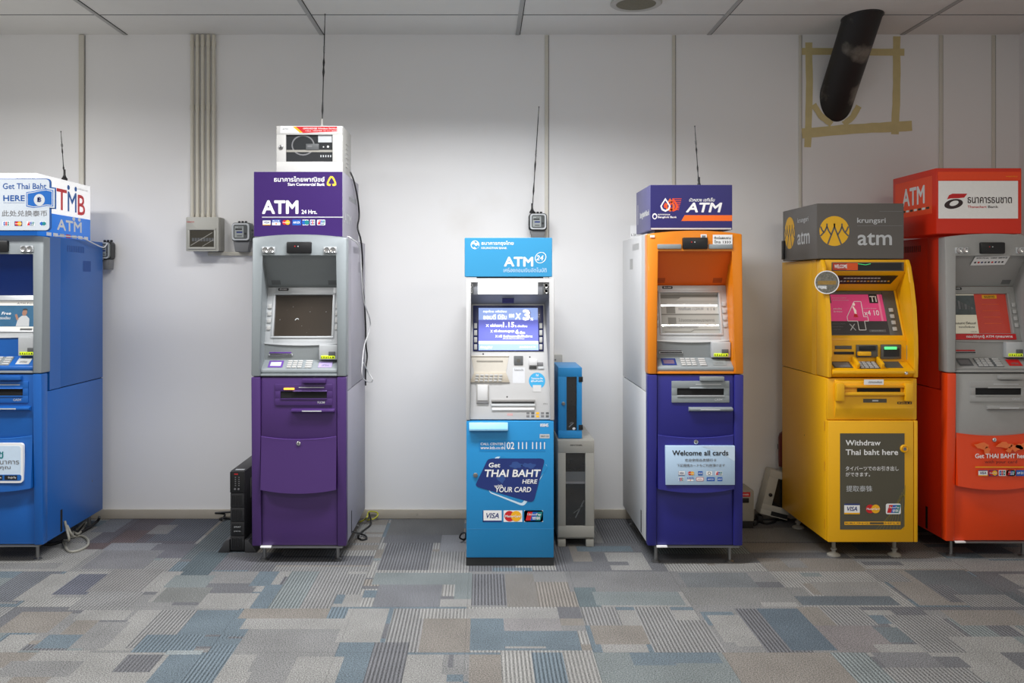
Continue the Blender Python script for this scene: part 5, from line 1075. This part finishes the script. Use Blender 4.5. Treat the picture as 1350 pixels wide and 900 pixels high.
# ------------------------------------------------------------------ white router cabinet on the purple machine
def router_cabinet():
    Yf = RB_Y; x0, x1 = at(364, 0, Yf).x, at(452, 0, Yf).x; z0 = zt_ + .001; z1 = rz1; w_, h = x1 - x0, z1 - z0
    t = thing('router_cabinet', 'white router cabinet with a dark window on top of the purple machine', 'cabinet', (x0, Yf, z0))
    b = MB(); b.box(0, w_, .012, .30, 0, h, OFFWHITE, .004)
    for k in range(6): b.box(w_ - .0005, w_ + .002, .10, .2, .05 + k * .025, .058 + k * .025, mat('cabinet_louvre', (190, 188, 182), .5))
    b.build('case', t)
    b = MB(); X = lambda p: at(320 + p * .2, 0, Yf).x - x0; Z = lambda p: at(0, 150 + p * .2, Yf).z - z0
    wx0, wx1, wz0, wz1 = X(284), X(592), Z(315), Z(137)
    for a, c in (((.002, .002), (w_ - .002, wz0)), ((.002, wz1), (w_ - .002, h - .002)), ((.002, wz0), (wx0, wz1)), ((wx1, wz0), (w_ - .002, wz1))): b.box(a[0], c[0], 0, .014, a[1], c[1], mat('white_cabinet_door', (204, 203, 199), .42), .001)
    b.rect(X(248), X(622), Z(126), Z(80), -.0006, WHITE); b.poly([(X(340), Z(84)), (X(622), Z(84)), (X(622), Z(118)), (X(400), Z(126)), (X(380), Z(122))], -.001, RED); b.poly([(X(330), Z(84)), (X(350), Z(84)), (X(395), Z(124)), (X(375), Z(124))], -.0012, YEL)
    b.text('GPRS/EDGE Wireless Service', X(398), X(620), Z(102), Z(92), -.0014, WHITE, .03, 0, 2); b.text('CALL CENTER 02 111 2233', X(412), X(620), Z(116), Z(108), -.0014, WHITE, .0, 0, 1); b.text('ATM', X(262), X(298), Z(106), Z(96), -.001, GREYP, .01, 0, 2)
    door = b.build('door', t)
    b = MB(); y = .0112; b.rect(wx0, wx1, wz0, wz1, y, mat('router_window', (48, 50, 52), .15, coat=.3)); b.rect(wx0, wx1, Z(250), Z(236), y - .0004, WARMGREY)
    b.ring(circ(X(395), Z(205), .062, .055, 24), circ(X(395), Z(205), .055, .048, 24), y - .0003, GREYP)
    b.box(X(415), X(500), y - .004, y - .0006, Z(236), Z(196), GREYD, .001); b.rect(X(425), X(455), Z(218), Z(206), y - .0045, GREYP); b.rect(X(495), X(586), Z(186), Z(138), y - .001, LGREYP)
    for k in range(7): b.rect(X(505 + k * 12), X(511 + k * 12), Z(194), Z(187), y - .001, BLACKP)
    for k in range(5): b.rect(X(510 + k * 16), X(517 + k * 16), Z(284), Z(270), y - .001, LGREYP)
    b.poly(circ(X(530), Z(216), .004, n=8), y - .001, WHITE); b.poly(circ(X(560), Z(214), .006, n=8), y - .001, WHITE)
    b.build('window', t)
    b = MB(); b.lathe([(.012, 0), (.012, .006), (.008, .008), (.0005, .008)], (X(253), 0, Z(220)), STEEL, 14, '-y'); b.rect(X(251), X(255), Z(226), Z(214), -.0085, DARK); b.build('lock', door)
router_cabinet()

# ------------------------------------------------------------------ uninterruptible power supply by the purple machine
def ups():
    Yf = 4.86; x0, x1 = at(303, 0, Yf).x, at(322.5, 0, Yf).x; zt = at(0, 621, Yf).z; w_ = x1 - x0; xm = w_ / 2
    t = thing('power_supply_unit', 'black upright power supply tower standing left of the purple machine', 'power supply', (x0, Yf, 0))
    BL = mat('ups_black', (42, 42, 44), .4, noise=.08); 
    b = MB(); b.box(0, w_, .012, .56, .004, zt, BL, .004); b.box(w_ * .25, w_ * .85, .03, .06, zt - .0005, zt + .0006, LGREYP); b.build('case', t)
    b = MB(); b.prism(rrect(.001, w_ - .001, zt - .115, zt - .003, .004), 0, .014, mat('ups_panel', (22, 22, 24), .3), .002)
    b.rect(w_ * .3, w_ * .55, zt - .018, zt - .012, -.0006, RED)
    for c_ in range(2):
        for r_ in range(5): b.rect(w_ * (.34 + .24 * c_), w_ * (.42 + .24 * c_), zt - .035 - .011 * r_, zt - .030 - .011 * r_, -.0006, GREYP)
        b.lathe([(.0055, 0), (.0055, .003), (.003, .004)], (w_ * (.36 + .24 * c_), 0, zt - .095), GREYP, 10, '-y')
    b.build('control_panel', t)
    zz = zt - .118
    for k in range(4):
        b = MB(); h = (zz - .01) / 4; z1 = zz - k * h
        b.box(.002, w_ - .002, .002, .014, z1 - h + .003, z1, BL, .002)
        for j in range(5): b.box(.012 + j * .011, .016 + j * .011, -.001, .003, z1 - h + .012, z1 - .01, BLACK)
        if k == 2: b.text('SMART', w_ * .28, w_ * .75, z1 - .03, z1 - .022, -.0016, LGREYP, .02, 0, 1); b.text('3000 XL', w_ * .28, w_ * .75, z1 - .052, z1 - .045, -.0016, LGREYP, .02, 0, 1)
        b.build('front_grille', t)
    for s in (-1, 1):
        b = MB(); o = -.001 if s < 0 else w_ + .001
        P = [(0, 0), (s * .063, 0), (s * .058, .012), (s * .02, .066), (0, .07)]
        b.prism([(o + a, c) for a, c in P], -.004, .13, mat('ups_foot', (58, 58, 60), .45), .003); b.build('foot', t)
    b = MB(); b.box(w_, w_ + .003, .12, .26, zt - .17, zt - .06, STEEL, .001); b.build('side_bracket', t)
ups()

# ------------------------------------------------------------------ grey cabinet and blue box beside the middle machine
def grey_cabinet():
    Yf = 4.96; x0, x1 = at(735, 0, Yf).x, at(784, 0, Yf).x; x0 = max(x0, uk.X + 58.2 * 4.62 / 1200 + .012); z0, zt = at(0, 711, Yf).z, at(0, 580, Yf).z; w_ = x1 - x0; d = .5
    t = thing('equipment_cabinet', 'grey floor cabinet with a tall dark window beside the light blue machine', 'cabinet', (x0, Yf, 0))
    CM = mat('cabinet_grey', (164, 161, 152), .5, noise=.03)
    b = MB(); b.box(0, w_, .016, d, z0, zt, CM, .004)
    b.build('case', t)
    b = MB(); X = lambda p: at(600 + p * .2445, 0, Yf).x - x0; Z = lambda p: at(0, 540 + p * .2445, Yf).z
    wx0, wx1, wz0, wz1 = X(596), X(702), Z(627), Z(233)
    for a, c in (((.003, z0 + .012), (w_ - .003, wz0)), ((.003, wz1), (w_ - .003, zt - .004)), ((.003, wz0), (wx0, wz1)), ((wx1, wz0), (w_ - .003, wz1))): b.box(a[0], c[0], 0, .016, a[1], c[1], CM, .001)
    b.text('SENTINEL', X(620), X(687), Z(194), Z(187), -.0006, BLACKP, .05, 0, 2)
    b.build('door', t)
    b = MB(); b.rect(wx0, wx1, wz0, wz1, .012, GLASSD); zs = Z(395); b.rect(wx0, wx1, zs - .006, zs + .006, .0114, GREYP); b.rect(wx0, wx1, zs + .006, zs + .06, .0117, GREYD)
    b.line([(X(650), Z(585)), (X(696), Z(490))], .006, .0113, GREYD); b.line([(X(640), Z(560)), (X(690), Z(520))], .003, .0113, GREYD); b.build('window', t)
    for a, c in ((0.002, .045), (w_ - .047, w_ - .004)):
        for y0 in (.004, d - .06):
            b = MB(); b.box(a, c, y0, y0 + .05, 0.0, z0, CM, .003); b.build('foot', t)
    return t, x0, zt
gc, gx, gz = grey_cabinet()
def blue_box():
    Yf = 5.0; x0, x1 = at(736, 0, Yf).x, at(767.5, 0, Yf).x; z0 = gz + .0012; zt = at(0, 484.5, Yf).z; w_, h = x1 - x0, zt - z0
    t = thing('equipment_box', 'narrow blue box with dark window standing on the grey cabinet', 'cabinet', (x0, Yf, z0))
    BX = mat('blue_box_paint', (38, 140, 204), .42, noise=.03); BXS = mat('blue_box_side', (110, 160, 205), .5)
    b = MB(); b.box(.002, w_, .014, .36, 0, h, BX, .003)
    b.M = sign_matrix(-1, .0014, .36)
    for r_ in range(22):
        for c_ in range(5): b.poly(circ(.1 + c_ * .03 + (r_ % 2) * .015, h * .25 + r_ * .012, .006, .0042, 8), 0, NAVY)
    b.M = Matrix.Identity(4)
    b.build('case', t)
    X = lambda p: at(720 + p * .1778, 0, Yf).x - x0; Z = lambda p: at(0, 440 + p * .1778, Yf).z - z0
    wx0, wx1, wz0, wz1 = X(151), X(227), Z(717), Z(318); b = MB()
    for a, c in (((0, .002), (w_ - .001, wz0)), ((0, wz1), (w_ - .001, h)), ((0, wz0), (wx0, wz1)), ((wx1, wz0), (w_ - .001, wz1))): b.box(a[0], c[0], 0, .014, a[1], c[1], BX, .001)
    b.box(wx0 - .004, wx0, -.003, .002, wz0, wz1, BX, .001); b.box(wx1, wx1 + .004, -.003, .002, wz0, wz1, BX, .001)
    door = b.build('door', t)
    b = MB(); b.rect(wx0, wx1, wz0, wz1, .010, GLASSD); b.line([(X(170), Z(692)), (X(205), Z(660))], .006, .0096, GREYP); b.line([(X(176), Z(668)), (X(196), Z(655))], .004, .0096, GREYD); b.poly(circ(X(207), Z(704), .009, .007, 10), .0094, WHITE); b.build('window', t)
    for q in (318, 674):
        b = MB(); b.box(X(241), w_ + .004, -.004, .012, Z(q + 38), Z(q), BLACK, .002); b.build('hinge', t)
    b = MB(); b.lathe([(.010, 0), (.010, .005), (.007, .007), (.0005, .007)], (X(128), 0, Z(516)), STEEL, 14, '-y'); b.build('lock', door)
blue_box()

# ------------------------------------------------------------------ boxes on the floor in the dark gap at right
def stabiliser():
    Yf = 5.34; x1 = at(994, 0, Yf).x; x0 = x1 - .19; zt = at(0, 646.7, Yf).z
    t = thing('voltage_box', 'low grey box with a red label on the floor behind the orange machine', 'power box', (x0, Yf, 0))
    b = MB(); b.box(0, x1 - x0, 0, .20, .042, zt, WARMGREY, .004); b.build('case', t)
    b = MB(); b.rect(.07, .168, zt - .035, zt - .008, -.0006, RED); b.text('POWER', .12, .16, zt - .027, zt - .018, -.001, WHITE, .03, 0, 1); b.build('label_plate', t, 'red label')
    b = MB(); b.box(.09, .16, -.004, .001, zt - .07, zt - .042, BLACK, .002); b.build('socket', t)
    b = MB(); b.box(.004, x1 - x0 - .002, .006, .19, 0.0, .0415, RUBBER, .002); b.build('base', t)
stabiliser()
def leaning_cabinet():
    Yf = 5.45; w_, h, d = .172, .275, .09; a = R(14)
    # rotated clockwise about y: left corner lifted
    x0 = at(1001.5, 0, Yf).x
    t = thing('router_cabinet', 'white router cabinet with a dark window tilted on the floor beside the yellow machine', 'cabinet', (x0, Yf, math.sin(a) * w_ + .016), rot=(0, a, 0))
    CM = mat('dim_white_case', (196, 194, 184), .5)
    b = MB(); b.box(0, w_, .012, d, 0, h, CM, .004); b.build('case', t)
    b = MB(); wx0, wx1, wz0, wz1 = w_ * .34, w_ * .94, h * .24, h * .84
    for p, c in (((.002, h * .12), (w_ - .002, wz0)), ((.002, wz1), (w_ - .002, h - .002)), ((.002, wz0), (wx0, wz1)), ((wx1, wz0), (w_ - .002, wz1)), ((.002, .002), (w_ * .38, h * .12)), ((w_ * .38, .002), (w_ - .002, h * .02))): b.box(p[0], c[0], 0, .014, p[1], c[1], CM, .001)
    b.text('HACO', w_ * .5, w_ * .72, h * .9, h * .925, -.0006, BLACKP, .04, 0, 1); door = b.build('door', t)
    b = MB(); b.rect(wx0, wx1, wz0, wz1, .011, GLASSD); b.rect(w_ * .38, w_ - .002, h * .02, h * .12, .0115, BLACKP); b.build('window', t)
    b = MB(); b.lathe([(.011, 0), (.011, .006), (.007, .008), (.0005, .008)], (w_ * .2, 0, h * .46), BLACK, 14, '-y'); b.build('lock', door)
    # the block the lifted corner rests on
    tw = thing('cable_adapter', 'small black adapter propping the tilted white cabinet', 'adapter', (x0 + .004, Yf + .012, 0))
    b = MB(); b.box(-.01, .022, 0, .06, 0.0, .041, RUBBER, .004); b.build('case', tw); b = MB(); b.tube(smooth_path([(-.008, .03, .02), (-.04, .0, .012), (-.048, -.05, .006), (-.052, -.08, .006)]), .004, CABLEB); b.build('lead', tw)
    # dark red case standing on the wall behind, at the yellow machine's side
    q = at(1028, 0, 5.47); t2 = thing('extinguisher', 'dark red rounded cylinder hanging on the wall beside the yellow machine', 'cylinder', (q.x + .038, 5.50, at(0, 616, 5.5).z))
    b = MB(); b.lathe([(.02, 0), (.034, .008), (.036, .03), (.036, .18), (.03, .205), (.012, .22), (.0005, .222)], (0, 0, 0), mat('dark_red_paint', (96, 20, 16), .35), 18); b.build('cylinder', t2)
    b = MB(); b.box(-.02, .02, .03, .07, .1, .13, BLACK, .002); b.build('wall_bracket', t2)
leaning_cabinet()

# ------------------------------------------------------------------ duct, tape, ceiling speaker
def duct():
    A = Vector((2.168, WALL - .0008, at(0, 128, WALL).z)); B = Vector((2.172, 5.205, CEIL - .0008)); d = (B - A).normalized(); r = .104; n = 40
    e1 = Vector((1, 0, 0)); e1 = (e1 - d * e1.dot(d)).normalized(); e2 = d.cross(e1)
    b = MB(); DM = mat('black_lagging', (30, 26, 25), .55, noise=.3, scale=7, bump=.4, wear=((125, 118, 108), 5.0, .54)); V = []; F = []; m = 10
    for k in range(m + 1):
        for j in range(n):
            a = 2 * math.pi * j / n; o = e1 * math.cos(a) * r + e2 * math.sin(a) * r
            s0 = (A.y - (A + o).y) / d.y; s1 = (B.z - (A + o).z) / d.z
            V.append(A + o + d * (s0 + (s1 - s0) * k / m))
    for k in range(m):
        for j in range(n): F.append((k * n + j, k * n + (j + 1) % n, (k + 1) * n + (j + 1) % n, (k + 1) * n + j))
    b.add(V, F, DM)
    t = thing('insulated_pipe', 'thick black lagged pipe slanting from the ceiling into the wall at upper right', 'pipe', (0, 0, 0))
    b.build('lagging', t)
    b = MB(); P = []
    for j in range(n): P.append(V[m * n + j] + (V[m * n + j] - B) * .02 - Vector((0, 0, .001)))
    b.tube(P + [P[0]], .0035, BLACK, 6); b.build('edge_seam', t)
duct()
TAPE = mat('masking_tape', (208, 192, 138), .6, noise=.1, scale=25)
def tape(pts, wd, lab, lift):
    b = MB(); Y = WALL - lift
    P = [at(p[0], p[1], WALL) for p in pts]; random.seed(int(pts[0][0])); L = []; Rr = []
    Q = []
    for i in range(len(P) - 1):
        for k in range(5): Q.append(P[i].lerp(P[i + 1], k / 5))
    Q.append(P[-1])
    for i, p in enumerate(Q):
        t = (Q[min(i + 1, len(Q) - 1)] - Q[max(i - 1, 0)]).normalized(); nn = Vector((-t.z, 0, t.x)); w_ = wd * WALL / FOC / 2
        L.append(p + nn * (w_ + random.uniform(-.002, .002))); Rr.append(p - nn * (w_ + random.uniform(-.002, .002)))
    P2 = [(p.x, p.z) for p in L] + [(p.x, p.z) for p in reversed(Rr)]
    n = len(L); V = [(p.x, Y, p.z) for p in L + Rr] + [(p.x, Y + .0004, p.z) for p in L + Rr]
    F = [(i, i + 1, n + i + 1, n + i) for i in range(n - 1)] + [(2 * n + n + i, 2 * n + n + i + 1, 2 * n + i + 1, 2 * n + i) for i in range(n - 1)]
    F += [(i, 2 * n + i, 2 * n + i + 1, i + 1) for i in range(n - 1)] + [(n + i + 1, 3 * n + i + 1, 3 * n + i, n + i) for i in range(n - 1)] + [(0, n, 3 * n, 2 * n), (n - 1, 3 * n - 1, 4 * n - 1, 2 * n - 1)]
    b.add(V, F, TAPE); tag(b.build('masking_tape', smooth=False), lab, 'tape', 'masking tape around the pipe')
tape([(1053, 68), (1120, 68), (1192, 69)], 9, 'top horizontal strip of yellowed tape behind the black pipe', .0030)
tape([(1066, 56), (1067, 120), (1065, 194)], 9, 'left vertical strip of yellowed tape beside the black pipe', .0012)
tape([(1182, 48), (1182, 110), (1180, 177)], 10, 'right vertical strip of yellowed tape beside the black pipe', .0012)
tape([(1057, 176), (1110, 171), (1160, 168), (1202, 166)], 13, 'bottom horizontal strip of yellowed tape under the black pipe', .0030)
tape([(1072, 138), (1082, 153), (1096, 164)], 8, 'short slanting strip of tape left of the pipe mouth', .0046)
tape([(1132, 140), (1124, 154), (1112, 164)], 8, 'short slanting strip of tape right of the pipe mouth', .0046)
def speaker():
    c = at(838.5, 0, 4.94); c.z = CEIL - .0006; t = thing('ceiling_speaker', 'round ceiling speaker with a grey grille at the top edge', 'speaker', c)
    b = MB(); b.lathe([(.105, 0), (.138, 0), (.140, -.006), (.132, -.012), (.108, -.010), (.105, 0)], (0, 0, 0), OFFWHITE, 36); b.build('rim', t)
    b = MB(); b.lathe([(.1075, -.002), (.1075, -.008), (.06, -.011), (.0005, -.012)], (0, 0, 0), mat('speaker_grille', (120, 115, 98), .7, noise=.5, scale=220), 36); b.build('grille', t)
speaker()

# ------------------------------------------------------------------ loose cables
def cable(name, lab, cat, pts, r, m, grp=None):
    b = MB(); b.tube(smooth_path(pts, 7), r, m, 8); o = b.build(name); tag(o, lab, cat, grp); return o
Yx = 5.0; xs_ = us.X + .2386
def sp(px, py, Y): return tuple(at(px, py, Y))
xr = .2386 + us.X
# black and white leads hanging down the right side of the purple machine
def side(px, py, X=-.696):   # a point hanging beside the machine's right side, never deeper than just before the wall
    Y = min(FOC * X / (px - VX), 5.46); return tuple(at(px, py, Y))
cable('cable', 'black lead hanging down the right side of the purple machine', 'cable', [side(462, 227, -.722), side(467, 240, -.718), side(472, 265, -.716), side(473.5, 285, -.716), side(471.5, 300, -.714), side(476, 318), side(478, 345), side(477.5, 370), side(480.5, 400), side(482, 430), side(482.5, 455), side(484, 470), side(482, 488), side(482, 508)], .0048, CABLEB)
cable('cable', 'white lead hanging with a loop down the right side of the purple machine', 'cable', [(xr - .006, 4.79, us.lv['zt'] - .005), side(464, 315, -.684), side(474, 327, -.682), side(477, 368, -.682), side(480, 398, -.681), side(488, 422, -.682), side(486.5, 437, -.682), side(480, 457, -.684), side(477, 491, -.681), side(480, 500, -.682), side(488, 503.5), side(491, 500), side(484, 488), side(479, 478, -.684)], .0034, CABLEW)
def fl(px, py, h=.006):
    Y = (CAM_Z - h) * FOC / (py - VY); return ((px - VX) * Y / FOC, Y, h)
cable('cable', 'grey cable looping out of the blue machine onto the carpet', 'cable', [(-2.262, 4.93, .15), (-2.25, 4.93, .10), (-2.235, 4.92, .05), fl(84, 713, .012), fl(88, 724), fl(94, 727), fl(105, 725), fl(115, 719), fl(116, 712), fl(110, 707), fl(102, 706.5), fl(92, 708, .012)], .007, CABLEG)
cable('cable', 'grey cable running under the blue machine behind the loop', 'cable', [(-2.262, 4.955, .12), (-2.24, 4.97, .06), fl(96, 701, .03), fl(103, 703.5, .02), fl(109, 697), fl(113, 688), (-2.36, 5.3, .006)], .007, CABLEG)
cable('cable', 'black cord lying under the front of the blue machine', 'cable', [fl(-30, 716), fl(0, 713), fl(20, 716), fl(45, 714), (-2.35, 5.0, .008), (-2.3, 5.25, .012), fl(128, 687, .03), fl(131, 681, .06)], .008, CABLEB)
cable('cable', 'black cord looping out from behind the power supply tower', 'cable', [(-1.36, 5.40, .012), fl(300, 683, .008), fl(290, 684, .006), (-1.572, 5.50, .012), (-1.568, 5.535, .035), fl(285, 676, .045), (-1.44, 5.535, .05), (-1.37, 5.50, .04)], .006, CABLEB)
cable('cable', 'yellow and green wire curled on the floor behind the purple machine', 'cable', [fl(474, 688, .006), fl(480, 685, .02), fl(484, 681, .045), (-.69, 5.53, .05), (-.645, 5.54, .045), (-.635, 5.52, .03), fl(492, 684, .012), fl(484, 685, .008)], .0045, mat('yellow_green_wire', (170, 168, 40), .5))
cable('cable', 'dark cord curling out from under the right side of the purple machine', 'cable', [(-.685, 5.50, .05), (-.662, 5.40, .012), fl(478, 700), fl(472, 706, .008), fl(476, 711), fl(483, 710), fl(482, 706, .012), fl(474, 703, .02), (-.697, 4.90, .10)], .005, CABLEB)
cable('cable', 'black cord on the floor between the low grey box and the tilted cabinet', 'cable', [(1.625, 5.40, .008), fl(1000, 687, .008), fl(1010, 690), fl(1020, 688), fl(1026, 684), fl(1036, 684), (1.86, 5.50, .008)], .007, CABLEB)
cable('cable', 'white lead across the top of the bright blue machine to the meter', 'cable', [(-2.279, 4.85, ut.lv['zt'] - .007), (-2.263, 4.95, ut.lv['zt'] - .002), (-2.245, 5.1, ut.lv['zt'] - .004), (-2.245, 5.27, ut.lv['zt'] - .03), (-2.24, 5.38, ut.lv['zt'] - .045), (-2.235, 5.42, ut.lv['zt'] - .02)], .0035, CABLEW)
cable('cable', 'black cord on the floor left of the light blue machine', 'cable', [(-.092, 5.14, .006), (-.105, 5.08, .008), (-.125, 5.04, .03), (-.115, 5.03, .055), (-.094, 5.02, .06), (-.0905, 5.02, .03)], .005, CABLEB)
